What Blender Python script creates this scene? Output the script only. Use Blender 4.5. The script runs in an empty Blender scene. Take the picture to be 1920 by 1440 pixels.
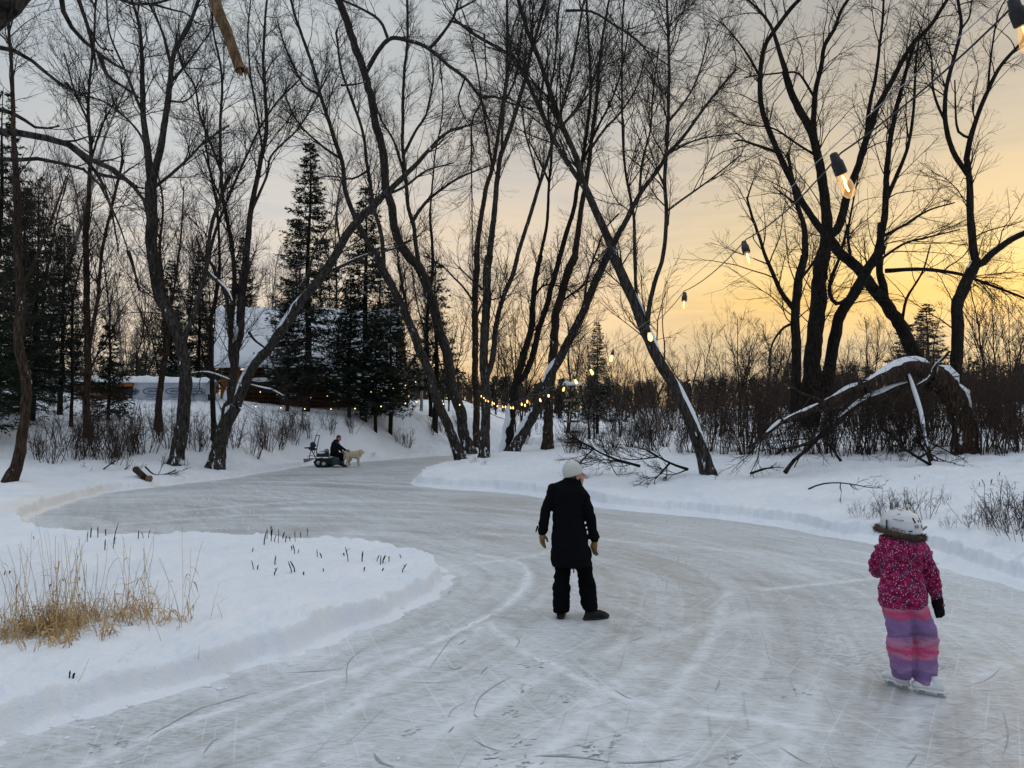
import bpy, bmesh, math
import numpy as np
from mathutils import Vector, Matrix, Quaternion

C = bpy.context.scene.collection
F_PX, CX, CY, HZ = 1443.0, 960.0, 720.0, 790.0
CAM_Z = 2.1
TH = math.atan((HZ - CY) / F_PX)
PI = math.pi

# ------------------------------------------------------------------ basics
def ray(px, py):
    x = (px - CX) / F_PX
    u = (CY - py) / F_PX
    return np.array([x, math.cos(TH) - u * math.sin(TH), math.sin(TH) + u * math.cos(TH)])

def P(px, py, D):
    r = ray(px, py)
    return np.array([0, 0, CAM_Z]) + r * (D / r[1])

def G(px, py, z=0.0):
    r = ray(px, py)
    return np.array([0, 0, CAM_Z]) + r * ((z - CAM_Z) / r[2])

def S(x, a=0.0, b=1.0):
    t = np.clip((x - a) / (b - a), 0, 1)
    return t * t * (3 - 2 * t)

def nrm(v):
    return v / np.maximum(np.linalg.norm(v, axis=-1, keepdims=True), 1e-9)

def _hash(ix, iy, iz, seed):
    h = (ix.astype(np.int64) * 374761393 + iy.astype(np.int64) * 668265263 + iz.astype(np.int64) * 2147483647 + seed * 1274126177) & 0xffffffff
    h = ((h ^ (h >> 13)) * 1274126177) & 0xffffffff
    h = (h ^ (h >> 16)) & 0xffffff
    return h / float(0xffffff) * 2 - 1

def noise2(x, y, seed=0):
    ix, iy = np.floor(x), np.floor(y)
    fx, fy = x - ix, y - iy
    fx, fy = fx * fx * (3 - 2 * fx), fy * fy * (3 - 2 * fy)
    z = np.zeros_like(ix)
    a = _hash(ix, iy, z, seed); b = _hash(ix + 1, iy, z, seed)
    c = _hash(ix, iy + 1, z, seed); d = _hash(ix + 1, iy + 1, z, seed)
    return (a * (1 - fx) + b * fx) * (1 - fy) + (c * (1 - fx) + d * fx) * fy

def fbm2(x, y, o=4, seed=0):
    s, a = 0, 1.0
    for k in range(o):
        s = s + a * noise2(x, y, seed + k * 17)
        x, y, a = x * 2.03 + 11.3, y * 2.03 + 5.7, a * 0.5
    return s

def noise3(p, seed=0):
    i = np.floor(p); f = p - i; f = f * f * (3 - 2 * f)
    out = 0
    for dx in (0, 1):
        for dy in (0, 1):
            for dz in (0, 1):
                w = (f[:, 0] if dx else 1 - f[:, 0]) * (f[:, 1] if dy else 1 - f[:, 1]) * (f[:, 2] if dz else 1 - f[:, 2])
                out = out + w * _hash(i[:, 0] + dx, i[:, 1] + dy, i[:, 2] + dz, seed)
    return out

class MB:
    """collects geometry, then links it as one mesh"""
    def __init__(self):
        self.V, self.Q, self.T, self.n = [], [], [], 0
    def add(self, v, q=None, t=None):
        v = np.asarray(v, float).reshape(-1, 3)
        if q is not None and len(q): self.Q.append(np.asarray(q, np.int64).reshape(-1, 4) + self.n)
        if t is not None and len(t): self.T.append(np.asarray(t, np.int64).reshape(-1, 3) + self.n)
        self.V.append(v); self.n += len(v)
        return self
    def tubes(self, pts, rad, k=3, rough=0.0, seed=0):
        pts = np.asarray(pts, float)
        if pts.ndim == 2: pts = pts[None]; rad = np.asarray(rad, float)[None]
        M, Q = pts.shape[:2]
        if M == 0: return self
        t = nrm(np.gradient(pts, axis=1))
        mt = np.abs(t.mean(axis=1))
        ref = np.eye(3)[np.argmin(mt, axis=1)][:, None, :]
        n1 = nrm(np.cross(t, ref)); n2 = np.cross(t, n1)
        a = np.arange(k) * 2 * PI / k
        rr = np.repeat(rad[:, :, None], k, 2)
        if rough:
            rs = np.random.RandomState(seed)
            rr = rr * (1 + rough * (rs.rand(*rr.shape) - .5) * 2)
        v = pts[:, :, None, :] + rr[..., None] * (np.cos(a)[None, None, :, None] * n1[:, :, None, :] + np.sin(a)[None, None, :, None] * n2[:, :, None, :])
        base = (np.arange(M) * Q * k)[:, None, None] + (np.arange(Q - 1) * k)[None, :, None]
        j = np.arange(k)[None, None, :]; j2 = (j + 1) % k
        q = np.stack([base + j, base + j2, base + k + j2, base + k + j], -1)
        return self.add(v, q)
    def box(self, c, s, rot=None):
        c = np.asarray(c, float); h = np.asarray(s, float) / 2
        v = np.array([[x, y, z] for x in (-1, 1) for y in (-1, 1) for z in (-1, 1)], float) * h
        if rot is not None: v = v @ np.asarray(rot).T
        return self.add(v + c, [[0, 1, 3, 2], [4, 6, 7, 5], [0, 4, 5, 1], [2, 3, 7, 6], [0, 2, 6, 4], [1, 5, 7, 3]])
    def ell(self, c, r, rot=None, nu=16, nv=10):
        u = np.arange(nu) * 2 * PI / nu
        w = np.linspace(-PI / 2, PI / 2, nv + 2)[1:-1]
        v = np.stack([np.cos(w)[:, None] * np.cos(u), np.cos(w)[:, None] * np.sin(u), np.sin(w)[:, None] * np.ones_like(u)], -1).reshape(-1, 3)
        v = np.vstack([v, [[0, 0, -1], [0, 0, 1]]]) * np.asarray(r, float)
        if rot is not None: v = v @ np.asarray(rot).T
        q = [[i * nu + j, i * nu + (j + 1) % nu, (i + 1) * nu + (j + 1) % nu, (i + 1) * nu + j] for i in range(nv - 1) for j in range(nu)]
        b, tp = nu * nv, nu * nv + 1
        t = [[b, (j + 1) % nu, j] for j in range(nu)] + [[tp, (nv - 1) * nu + j, (nv - 1) * nu + (j + 1) % nu] for j in range(nu)]
        return self.add(v + np.asarray(c, float), q, t)
    def cap(self, p0, p1, r0, r1=None, k=14, flat=1.0):
        """closed tapered capsule"""
        r1 = r0 if r1 is None else r1
        p0, p1 = np.asarray(p0, float), np.asarray(p1, float)
        ax = p1 - p0; L = np.linalg.norm(ax); ax = ax / max(L, 1e-9)
        ref = np.array([1., 0, 0]) if abs(ax[0]) < .7 else np.array([0, 1., 0])
        n1 = np.cross(ax, ref); n1 /= np.linalg.norm(n1); n2 = np.cross(ax, n1)
        rows = []
        for s in (-80, -55, -28): rows.append((p0 + ax * r0 * math.sin(math.radians(s)), r0 * math.cos(math.radians(s))))
        for f in np.linspace(0, 1, 6): rows.append((p0 + ax * L * f, r0 + (r1 - r0) * f))
        for s in (28, 55, 80): rows.append((p1 + ax * r1 * math.sin(math.radians(s)), r1 * math.cos(math.radians(s))))
        return self.loft(rows, n1, n2 * flat, k)
    def loft(self, rows, n1, n2, k=16):
        """rows: (centre, r) or (centre, ra, rb); closed ends"""
        a = np.arange(k) * 2 * PI / k
        n1, n2 = np.asarray(n1, float), np.asarray(n2, float)
        v = []
        for row in rows:
            c, ra = np.asarray(row[0], float), row[1]; rb = row[2] if len(row) > 2 else ra
            v.append(c + np.cos(a)[:, None] * n1 * ra + np.sin(a)[:, None] * n2 * rb)
        m = len(rows)
        v = np.vstack(v + [[rows[0][0]], [rows[-1][0]]])
        q = [[i * k + j, i * k + (j + 1) % k, (i + 1) * k + (j + 1) % k, (i + 1) * k + j] for i in range(m - 1) for j in range(k)]
        b = m * k
        t = [[b, (j + 1) % k, j] for j in range(k)] + [[b + 1, (m - 1) * k + j, (m - 1) * k + (j + 1) % k] for j in range(k)]
        return self.add(v, q, t)
    def mesh(self, name, smooth=True):
        me = bpy.data.meshes.new(name)
        V = np.vstack(self.V) if self.V else np.zeros((0, 3))
        q = np.vstack(self.Q) if self.Q else np.zeros((0, 4), np.int64)
        t = np.vstack(self.T) if self.T else np.zeros((0, 3), np.int64)
        me.vertices.add(len(V)); me.vertices.foreach_set('co', V.astype(np.float32).ravel())
        nl = q.size + t.size
        me.loops.add(nl); me.polygons.add(len(q) + len(t))
        me.loops.foreach_set('vertex_index', np.concatenate([q.ravel(), t.ravel()]).astype(np.int32))
        st = np.concatenate([np.arange(len(q)) * 4, q.size + np.arange(len(t)) * 3]).astype(np.int32)
        me.polygons.foreach_set('loop_start', st)
        me.polygons.foreach_set('use_smooth', np.full(len(st), smooth))
        me.update(calc_edges=True); me.validate()
        return me
    def build(self, name, mat, parent=None, smooth=True):
        return link(name, self.mesh(name, smooth), mat, parent)

def link(name, me, mat, parent=None):
    o = bpy.data.objects.new(name, me); C.objects.link(o)
    if mat and not me.materials: me.materials.append(mat)
    if parent: o.parent = parent
    return o

def tag(o, label=None, cat=None, group=None, kind=None):
    if label: o['label'] = label
    if cat: o['category'] = cat
    if group: o['group'] = group
    if kind: o['kind'] = kind
    return o

def empty(name, loc, label, cat, group=None, rz=0.0):
    o = bpy.data.objects.new(name, None); C.objects.link(o)
    o.location = [float(v) for v in loc]; o.rotation_euler = (0, 0, rz); o.empty_display_size = .2
    return tag(o, label, cat, group)

def dup(root, loc, rz=0.0, sc=1.0, label=None, group=None):
    r = root.copy(); C.objects.link(r)
    r.location = [float(v) for v in loc]; r.rotation_euler = (0, 0, rz)
    r.scale = (sc, sc, sc) if np.isscalar(sc) else tuple(float(v) for v in sc)
    if label: r['label'] = label
    if group: r['group'] = group
    for ch in list(root.children):
        c = ch.copy(); C.objects.link(c); c.parent = r
        for g in list(ch.children):
            d = g.copy(); C.objects.link(d); d.parent = c
    return r

def blob(mb, name, mat, parent, vox=.012, smooth=3, wrinkle=0.0, wf=14.0, seed=0):
    """union of closed shapes into one continuous surface"""
    o = bpy.data.objects.new('tmp', mb.mesh('tmp')); C.objects.link(o)
    m = o.modifiers.new('r', 'REMESH'); m.mode = 'VOXEL'; m.voxel_size = vox; m.use_smooth_shade = True
    if smooth:
        s = o.modifiers.new('s', 'SMOOTH'); s.factor = .5; s.iterations = smooth
    dg = bpy.context.evaluated_depsgraph_get(); dg.update()
    me = bpy.data.meshes.new_from_object(o.evaluated_get(dg)); me.name = name
    old = o.data; bpy.data.objects.remove(o); bpy.data.meshes.remove(old)
    if wrinkle:
        n = len(me.vertices); co = np.empty(n * 3, np.float32); no = np.empty(n * 3, np.float32)
        me.vertices.foreach_get('co', co); me.vertices.foreach_get('normal', no)
        co = co.reshape(-1, 3).astype(float); no = no.reshape(-1, 3)
        q = co * np.array([wf, wf, wf * 1.7])
        d = noise3(q + 50, seed) + .5 * noise3(q * 2.1 + 20, seed + 3)
        me.vertices.foreach_set('co', (co + no * (wrinkle * d)[:, None]).astype(np.float32).ravel()); me.update()
    me.materials.clear()
    return link(name, me, mat, parent)

# ------------------------------------------------------------------ materials
def newmat(name, rough=.8, spec=.3):
    m = bpy.data.materials.new(name); m.use_nodes = True
    nt = m.node_tree; b = nt.nodes['Principled BSDF']
    b.inputs['Roughness'].default_value = rough
    b.inputs['Specular IOR Level'].default_value = spec
    return m, nt, b

def nd(nt, typ, ins=None, **props):
    n = nt.nodes.new(typ)
    for k, v in props.items(): setattr(n, k, v)
    for k, v in (ins or {}).items():
        if isinstance(v, bpy.types.NodeSocket): nt.links.new(v, n.inputs[k])
        else: n.inputs[k].default_value = v
    return n

def ramp(nt, fac, stops, interp='LINEAR'):
    n = nt.nodes.new('ShaderNodeValToRGB'); cr = n.color_ramp; cr.interpolation = interp
    while len(cr.elements) > 1: cr.elements.remove(cr.elements[-1])
    for i, (p, c) in enumerate(stops):
        e = cr.elements[0] if i == 0 else cr.elements.new(p)
        e.position = p; e.color = tuple(c) + (1,) if not np.isscalar(c) else (c, c, c, 1)
    nt.links.new(fac, n.inputs['Fac'])
    return n.outputs['Color']

def mix(nt, f, a, b, mode='MIX'):
    n = nt.nodes.new('ShaderNodeMix'); n.data_type = 'RGBA'; n.blend_type = mode
    for sock, v in ((n.inputs[0], f), (n.inputs[6], a), (n.inputs[7], b)):
        if isinstance(v, bpy.types.NodeSocket): nt.links.new(v, sock)
        else: sock.default_value = v if np.isscalar(v) else tuple(v) + (1,)
    return n.outputs[2]

def mth(nt, op, a, b=0.0, clamp=False):
    n = nt.nodes.new('ShaderNodeMath'); n.operation = op; n.use_clamp = clamp
    for i, v in enumerate((a, b)):
        if isinstance(v, bpy.types.NodeSocket): nt.links.new(v, n.inputs[i])
        else: n.inputs[i].default_value = v
    return n.outputs[0]

def coords(nt, kind='Object', scale=(1, 1, 1), rot=(0, 0, 0)):
    t = nt.nodes.new('ShaderNodeTexCoord')
    v = t.outputs[kind]
    if any(rot): v = nd(nt, 'ShaderNodeMapping', {'Vector': v, 'Rotation': rot}).outputs[0]
    return nd(nt, 'ShaderNodeMapping', {'Vector': v, 'Scale': scale}).outputs[0]

def noi(nt, vec, scale, detail=4, rough=.55, dist=0.0):
    return nd(nt, 'ShaderNodeTexNoise', {'Vector': vec, 'Scale': scale, 'Detail': detail, 'Roughness': rough, 'Distortion': dist}).outputs['Fac']

def bump(nt, b, h, strength, dist=.02):
    n = nd(nt, 'ShaderNodeBump', {'Height': h, 'Strength': strength, 'Distance': dist})
    nt.links.new(n.outputs[0], b.inputs['Normal'])

def plain(name, col, rough=.7, spec=.3, var=.25, scale=20, bmp=0.0):
    m, nt, b = newmat(name, rough, spec)
    v = coords(nt)
    n = noi(nt, v, scale)
    c = ramp(nt, n, [(.3, [x * (1 - var) for x in col]), (.7, [min(1, x * (1 + var)) for x in col])])
    nt.links.new(c, b.inputs['Base Color'])
    if bmp: bump(nt, b, noi(nt, v, scale * 2), bmp)
    return m

def snow_mat():
    m, nt, b = newmat('snow', .75, .25)
    v = coords(nt)
    a = nd(nt, 'ShaderNodeAttribute', attribute_name='cream_tint').outputs['Fac']
    n = noi(nt, v, .8, 5)
    c = ramp(nt, n, [(.3, (.80, .83, .88)), (.7, (.90, .91, .93))])
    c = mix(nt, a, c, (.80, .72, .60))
    nt.links.new(c, b.inputs['Base Color'])
    h = mth(nt, 'ADD', noi(nt, v, 7, 6, .6), mth(nt, 'MULTIPLY', noi(nt, v, 45, 3), .35))
    bump(nt, b, h, .5, .05)
    return m

def ice_mat():
    m, nt, b = newmat('ice', .5, .5)
    uv = nt.nodes.new('ShaderNodeUVMap'); uv.uv_map = 'flow'
    def fl(sx, sy): return nd(nt, 'ShaderNodeMapping', {'Vector': uv.outputs[0], 'Scale': (sx, sy, 1)}).outputs[0]
    o = coords(nt)
    s1 = noi(nt, fl(.12, 1.1), 1, 7, .62, .5)
    s2 = noi(nt, fl(.5, 6.0), 1, 5, .6, .4)
    s3 = noi(nt, coords(nt, 'Object', (.6, 5, 1), (0, 0, .25)), 1.6, 5, .65, .3)
    big = noi(nt, o, .28, 4, .6, .6)
    grain = noi(nt, coords(nt, 'Object', (9, 30, 1), (0, 0, .1)), 1, 4, .7)
    pebble = noi(nt, coords(nt, 'Object', (14, 34, 1)), 1, 3, .6)
    s4 = noi(nt, coords(nt, 'Object', (2.6, .22, 1), (0, 0, -.5)), 1.5, 6, .7, .5)
    f = mth(nt, 'ADD', mth(nt, 'MULTIPLY', s1, .26), mth(nt, 'MULTIPLY', s2, .20))
    f = mth(nt, 'ADD', f, mth(nt, 'ADD', mth(nt, 'MULTIPLY', s3, .18), mth(nt, 'MULTIPLY', s4, .22)))
    f = mth(nt, 'ADD', f, mth(nt, 'MULTIPLY', big, .24))
    col = ramp(nt, f, [(.42, (.375, .365, .335)), (.48, (.475, .472, .457)), (.54, (.58, .592, .598)), (.63, (.74, .765, .79))])
    g = ramp(nt, grain, [(.36, .60), (.52, 1.0)])
    col = mix(nt, .65, col, g, 'MULTIPLY')
    pm = mth(nt, 'MULTIPLY', ramp(nt, noi(nt, o, .45, 3, .5), [(.52, 0.0), (.66, 1.0)]), ramp(nt, pebble, [(.40, 1.0), (.50, 0.0)]))
    col = mix(nt, mth(nt, 'MULTIPLY', pm, .55), col, (.20, .20, .20))
    grn = ramp(nt, noi(nt, coords(nt, 'Object', (1, 1, 1)), .9, 3, .5), [(.66, 0.0), (.74, .28)])
    col = mix(nt, grn, col, (.34, .38, .26))
    for an, sx, lo, tone in ((.35, .55, .655, (.80, .83, .86)), (-.55, .45, .66, (.30, .31, .31)), (1.25, .6, .655, (.80, .83, .86)), (-1.35, .7, .67, (.32, .33, .33)), (-1.0, .5, .66, (.78, .81, .84))):
        cut = ramp(nt, noi(nt, coords(nt, 'Object', (sx, 26, 1), (0, 0, an)), 1, 2, .4, .35), [(lo, 0.0), (lo + .018, .38), (lo + .05, .38)])
        col = mix(nt, cut, col, tone)
    du = nd(nt, 'ShaderNodeAttribute', attribute_name='dust').outputs['Fac']
    dn = ramp(nt, noi(nt, coords(nt, 'Object', (5, 5, 1)), 1.3, 6, .7), [(.36, .1), (.60, 1.0)])
    col = mix(nt, mth(nt, 'MULTIPLY', du, dn), col, (.84, .87, .90))
    nt.links.new(col, b.inputs['Base Color'])
    nt.links.new(ramp(nt, f, [(.42, .34), (.62, .62)]), b.inputs['Roughness'])
    h = mth(nt, 'ADD', mth(nt, 'MULTIPLY', s2, .5), mth(nt, 'ADD', mth(nt, 'MULTIPLY', grain, .5), mth(nt, 'MULTIPLY', pebble, .35)))
    bump(nt, b, h, .35, .03)
    return m

def bark_mat(name, lo, hi, snow=.0, scale=1.0):
    m, nt, b = newmat(name, .9, .15)
    v = coords(nt, 'Object', (17 * scale, 17 * scale, 3.2 * scale))
    n = noi(nt, v, 1, 7, .7, .5)
    c = ramp(nt, n, [(.36, lo), (.5, [(p + q) * .4 for p, q in zip(lo, hi)]), (.66, hi)])
    if snow:
        o = coords(nt)
        z = nd(nt, 'ShaderNodeSeparateXYZ', {'Vector': o}).outputs[2]
        low = ramp(nt, mth(nt, 'MULTIPLY', z, .4), [(.0, 1.0), (.5, .35), (1.0, .12)])
        nn = noi(nt, coords(nt, 'Object', (1, 1, .45)), 5.0, 6, .7)
        nx = nd(nt, 'ShaderNodeSeparateXYZ', {'Vector': nt.nodes.new('ShaderNodeNewGeometry').outputs['Normal']}).outputs[0]
        side = ramp(nt, nx, [(0.0, .035), (.5, 0.0)])
        k = mth(nt, 'ADD', nn, mth(nt, 'ADD', mth(nt, 'MULTIPLY', low, .10 * snow), side))
        k = ramp(nt, k, [(.685, 0.0), (.715, 1.0)])
        c = mix(nt, k, c, (.78, .80, .84))
    nt.links.new(c, b.inputs['Base Color'])
    bump(nt, b, n, .9, .05)
    return m

def emis(name, col, st):
    m = bpy.data.materials.new(name); m.use_nodes = True
    nt = m.node_tree; nt.nodes.clear()
    e = nd(nt, 'ShaderNodeEmission', {'Color': tuple(col) + (1,), 'Strength': st})
    o = nt.nodes.new('ShaderNodeOutputMaterial'); nt.links.new(e.outputs[0], o.inputs[0])
    m.cycles.emission_sampling = 'NONE'
    return m

M = {}
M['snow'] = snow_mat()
M['ice'] = ice_mat()
M['cap'] = plain('branch_snow', (.82, .84, .88), .8, .2, .05, 12, .3)
M['bark'] = bark_mat('bark_grey', (.006, .005, .0045), (.095, .082, .070), 1.0)
M['bark_dark'] = bark_mat('bark_dark', (.004, .0035, .003), (.042, .032, .025), .0)
M['bark_warm'] = bark_mat('bark_warm', (.006, .004, .003), (.098, .066, .045), .5)
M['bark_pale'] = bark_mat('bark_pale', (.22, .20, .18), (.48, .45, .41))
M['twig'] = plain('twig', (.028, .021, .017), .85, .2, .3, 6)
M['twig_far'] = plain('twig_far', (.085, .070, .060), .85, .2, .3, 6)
M['needle'] = plain('needle', (.020, .030, .018), .8, .2, .4, 3)
M['shrub'] = plain('shrub_stem', (.055, .036, .027), .85, .2, .35, 5)
M['peeled'] = bark_mat('peeled_wood', (.10, .055, .025), (.36, .23, .125), 0, 2.2)
M['straw'] = plain('straw', (.50, .335, .16), .7, .2, .4, 9)
M['mark'] = plain('scratch', (.38, .39, .385), .5, .4, .25, 8)
# ------------------------------------------------------------------ terrain
ICE_PX = [(-500, 1560), (0, 1388), (150, 1337), (300, 1293), (467, 1243), (533, 1227), (640, 1191), (740, 1155), (800, 1120), (832, 1097), (838, 1080),
          (808, 1060), (723, 1040), (640, 1028), (467, 1021), (353, 1017), (230, 1022), (133, 1016), (83, 1010), (30, 984), (64, 962), (190, 925),
          (330, 908), (410, 899), (500, 885), (590, 870), (625, 869), (660, 866), (700, 864), (740, 861), (800, 856), (860, 851), (920, 848), (965, 850), (905, 857), (862, 866),
          (838, 875), (800, 890), (787, 902), (795, 910), (870, 917), (1000, 927), (1100, 945), (1200, 956), (1300, 965), (1400, 975), (1480, 987),
          (1560, 1003), (1640, 1014), (1700, 1026), (1760, 1043), (1830, 1068), (1920, 1096), (2100, 1160), (2600, 1350)]
ICE = [G(x, y)[:2] for x, y in ICE_PX]
def _cr(pts, per=4):
    out = []
    for i in range(1, len(pts) - 2):
        a, b, c, d = pts[i - 1], pts[i], pts[i + 1], pts[i + 2]
        for t in np.arange(per) / per:
            out.append(.5 * (2 * b + (c - a) * t + (2 * a - 5 * b + 4 * c - d) * t * t + (3 * b - a - 3 * c + d) * t ** 3))
    out.append(pts[-2])
    return out
ICE = [ICE[0]] + _cr(ICE, 3) + [ICE[-1]] + [np.array(p, float) for p in ((13, -3), (8, -12), (-8, -12), (-7, 0))]
ICE = np.array(ICE)

def seg_dist(x, y, poly, closed=True):
    """distance, arc length of the nearest point"""
    A = poly; B = np.roll(poly, -1, axis=0)
    if not closed: A, B = poly[:-1], poly[1:]
    L = np.linalg.norm(B - A, axis=1); s0 = np.concatenate([[0], np.cumsum(L)])
    best = np.full(x.shape, 1e18); arc = np.zeros_like(x)
    for i in range(len(A)):
        d = B[i] - A[i]; l2 = max(d @ d, 1e-12)
        t = np.clip(((x - A[i][0]) * d[0] + (y - A[i][1]) * d[1]) / l2, 0, 1)
        q = (x - A[i][0] - t * d[0]) ** 2 + (y - A[i][1] - t * d[1]) ** 2
        m = q < best
        best = np.where(m, q, best); arc = np.where(m, s0[i] + t * L[i], arc)
    return np.sqrt(best), arc

def inside(x, y, poly):
    c = np.zeros(x.shape, bool)
    B = np.roll(poly, -1, axis=0)
    for a, b in zip(poly, B):
        k = ((a[1] > y) != (b[1] > y)) & (x < (b[0] - a[0]) * (y - a[1]) / (b[1] - a[1] + 1e-12) + a[0])
        c ^= k
    return c

def height(x, y):
    x = np.asarray(x, float); y = np.asarray(y, float)
    d, _ = seg_dist(x, y, ICE)
    d = np.where(inside(x, y, ICE), -d, d)
    dj = d + .10 * fbm2(x * 1.1, y * 1.1, 3, 3) + .03 * fbm2(x * 6, y * 6, 3, 9)
    px = CX + F_PX * x / np.maximum(y, .5)
    isl = S(px, 900, 850) * S(y, 17.0, 15.2)
    lft = S(px, 1010, 850) * np.maximum(S(px, 800, 760), S(y, 33, 41)) * (1 - isl)
    dd = np.maximum(d, 0)
    H = .19 + .05 * fbm2(x * .6, y * .6, 3, 21)
    face = H * S(dj, -.01, .07)
    apron = -.07 + .095 * S(dj, -.42, 0) + .03 * S(dj, -.3, 0) * fbm2(x * 4, y * 4, 4, 33)
    r_right = .06 + .075 * np.minimum(dd, 8) + .062 * np.maximum(dd - 8, 0) * S(dd, 6, 16) * np.clip(60 / np.maximum(dd, 60), 0, 1)
    dl = dd + .9 * fbm2(x * .12, y * .12, 2, 5)
    W = 13 - 8.6 * S(px, 60, 480)
    r_left = .03 * np.minimum(dd, 3) + 2.2 * S(dl, .8, W) + 1.4 * S(dl, W * .8, W + 10) + .012 * np.maximum(dd - 20, 0)
    r_isl = .03 * S(dd, 0, 3)
    slope = r_isl * isl + r_left * lft + r_right * np.clip(1 - isl - lft, 0, 1)
    lump = (.05 * fbm2(x * .5, y * .5, 4, 41) + .016 * fbm2(x * 2.3, y * 2.3, 4, 43)) * S(dj, .1, .8) * (1 - .55 * isl)
    # ploughed heaps on the crest behind the middle trees
    cx_, cy_ = x - P(1000, 745, 47)[0], y - 47
    heap = .55 * np.exp(-(cx_ / 3.6) ** 2 - (cy_ / 2.0) ** 2) * (1 + .6 * fbm2(x * 1.2, y * 1.2, 4, 61))
    hx, hy = x - P(790, 740, 50)[0], y - 50
    heap = heap + .6 * np.exp(-(hx / 3.2) ** 2 - (hy / 2.0) ** 2) * (1 + .6 * fbm2(x * 1.1, y * 1.1, 4, 62))
    # rough shovelled snow on the near right bank
    rg = S(px, 1700, 1850) * S(y, 14, 11) * S(dj, -.2, .3) * S(dj, 2.6, 1.2)
    lump = lump + rg * .10 * fbm2(x * 2.6, y * 2.6, 4, 71)
    lg = S(px, 120, 20) * S(y, 7, 6) * S(dj, -.3, .1) * S(dj, 1.2, .5)
    lump = lump + lg * .07 * fbm2(x * 3.6, y * 3.6, 4, 72)
    edge = S(dj, .0, .10) * S(dj, .9, .25) * (.022 * fbm2(x * 7, y * 7, 3, 81) + .030 * np.maximum(fbm2(x * 2.6, y * 2.6, 3, 83), 0))
    h = apron + face + slope + lump + heap + edge
    return np.where(dj < -.56, -.07, h)

def ground(px, py, dmin=3.5, dmax=130):
    """where the line of sight through a point of the photograph meets the snow or ice"""
    D = np.concatenate([np.arange(dmin, 40, .04), np.arange(40, dmax, .12)])
    r = ray(px, py)
    p = np.array([0, 0, CAM_Z]) + r[None, :] * (D / r[1])[:, None]
    h = np.maximum(height(p[:, 0], p[:, 1]), 0)
    k = np.nonzero(p[:, 2] <= h)[0]
    i = k[0] if len(k) else len(D) - 1
    return np.array([p[i, 0], p[i, 1], h[i]])

def on(x, y):
    return float(max(height(np.array([x]), np.array([y]))[0], 0))

def build_terrain():
    ang = np.concatenate([np.radians(np.linspace(-180, -42, 90, endpoint=False)), np.radians(np.linspace(-42, 42, 1150)), np.radians(np.linspace(42, 180, 91)[1:])])
    rad = np.concatenate([np.geomspace(1.2, 4.2, 30, endpoint=False), np.geomspace(4.2, 52, 860), np.geomspace(52, 75, 60)[1:], np.geomspace(75, 420, 40)[1:]])
    na, nr = len(ang), len(rad)
    x = (np.sin(ang)[:, None] * rad); y = (np.cos(ang)[:, None] * rad)
    X, Y = x.ravel(), y.ravel()
    h = height(X, Y)
    d, _ = seg_dist(X, Y, ICE)
    d = np.where(inside(X, Y, ICE), -d, d)
    i = np.arange(na - 1)[:, None] * nr; j = np.arange(nr - 1)[None, :]
    q = np.stack([i + j, i + nr + j, i + nr + j + 1, i + j + 1], -1).reshape(-1, 4)
    keep = (d[q] > -.95).any(1)
    q = q[keep]
    used = np.unique(q); mp = np.zeros(len(X), np.int64); mp[used] = np.arange(len(used))
    mb = MB(); V = np.stack([X, Y, h], 1)[used]; mb.add(V, mp[q])
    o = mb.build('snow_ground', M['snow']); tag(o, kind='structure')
    at = o.data.attributes.new('cream_tint', 'FLOAT', 'POINT')
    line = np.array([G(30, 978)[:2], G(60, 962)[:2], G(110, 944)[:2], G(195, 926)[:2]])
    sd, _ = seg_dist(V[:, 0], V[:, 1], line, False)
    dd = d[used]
    st = S(sd, 1.0, .35) * S(dd, .9, .3) * .35  # cream tint along a short stretch of the left bank edge
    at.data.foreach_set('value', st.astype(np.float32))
    # ice sheet
    rad2 = np.concatenate([np.geomspace(.6, 60, 560)]); ang2 = np.concatenate([np.radians(np.linspace(-180, -45, 40, endpoint=False)), np.radians(np.linspace(-45, 45, 460)), np.radians(np.linspace(45, 180, 41)[1:])])
    x = (np.sin(ang2)[:, None] * rad2).ravel(); y = (np.cos(ang2)[:, None] * rad2).ravel()
    d2, _ = seg_dist(x, y, ICE); d2 = np.where(inside(x, y, ICE), -d2, d2)
    na, nr = len(ang2), len(rad2)
    i = np.arange(na - 1)[:, None] * nr; j = np.arange(nr - 1)[None, :]
    q = np.stack([i + j, i + nr + j, i + nr + j + 1, i + j + 1], -1).reshape(-1, 4)
    q = q[(d2[q] < .3).any(1)]
    used = np.unique(q); mp = np.zeros(len(x), np.int64); mp[used] = np.arange(len(used)); q = mp[q]
    x, y = x[used], y[used]
    mb = MB(); mb.add(np.stack([x, y, 0 * x], 1), q)
    me = mb.mesh('ice')
    n = len(ICE_PX)
    island = np.array([G(a, b)[:2] for a, b in ICE_PX[:20]])
    fd, fa = seg_dist(x, y, np.vstack([[[-30, 3.0]], island]), False)
    uvl = me.uv_layers.new(name='flow')
    li = np.empty(len(me.loops), np.int32); me.loops.foreach_get('vertex_index', li)
    uvl.data.foreach_set('uv', np.stack([fa[li], fd[li]], 1).astype(np.float32).ravel())
    at = me.attributes.new('dust', 'FLOAT', 'POINT'); du = .75 * np.exp(-np.abs(seg_dist(x, y, ICE)[0]) / .30)
    for p, w, k in DUST:
        q = catmull(np.array([G(*a)[:2] for a in p]), 40); dd_ = seg_dist(x, y, q, False)[0]
        du = np.maximum(du, k * np.exp(-(dd_ / w) ** 2))
    at.data.foreach_set('value', np.clip(du, 0, 1).astype(np.float32))
    o = link('ice', me, M['ice']); tag(o, kind='structure')
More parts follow.
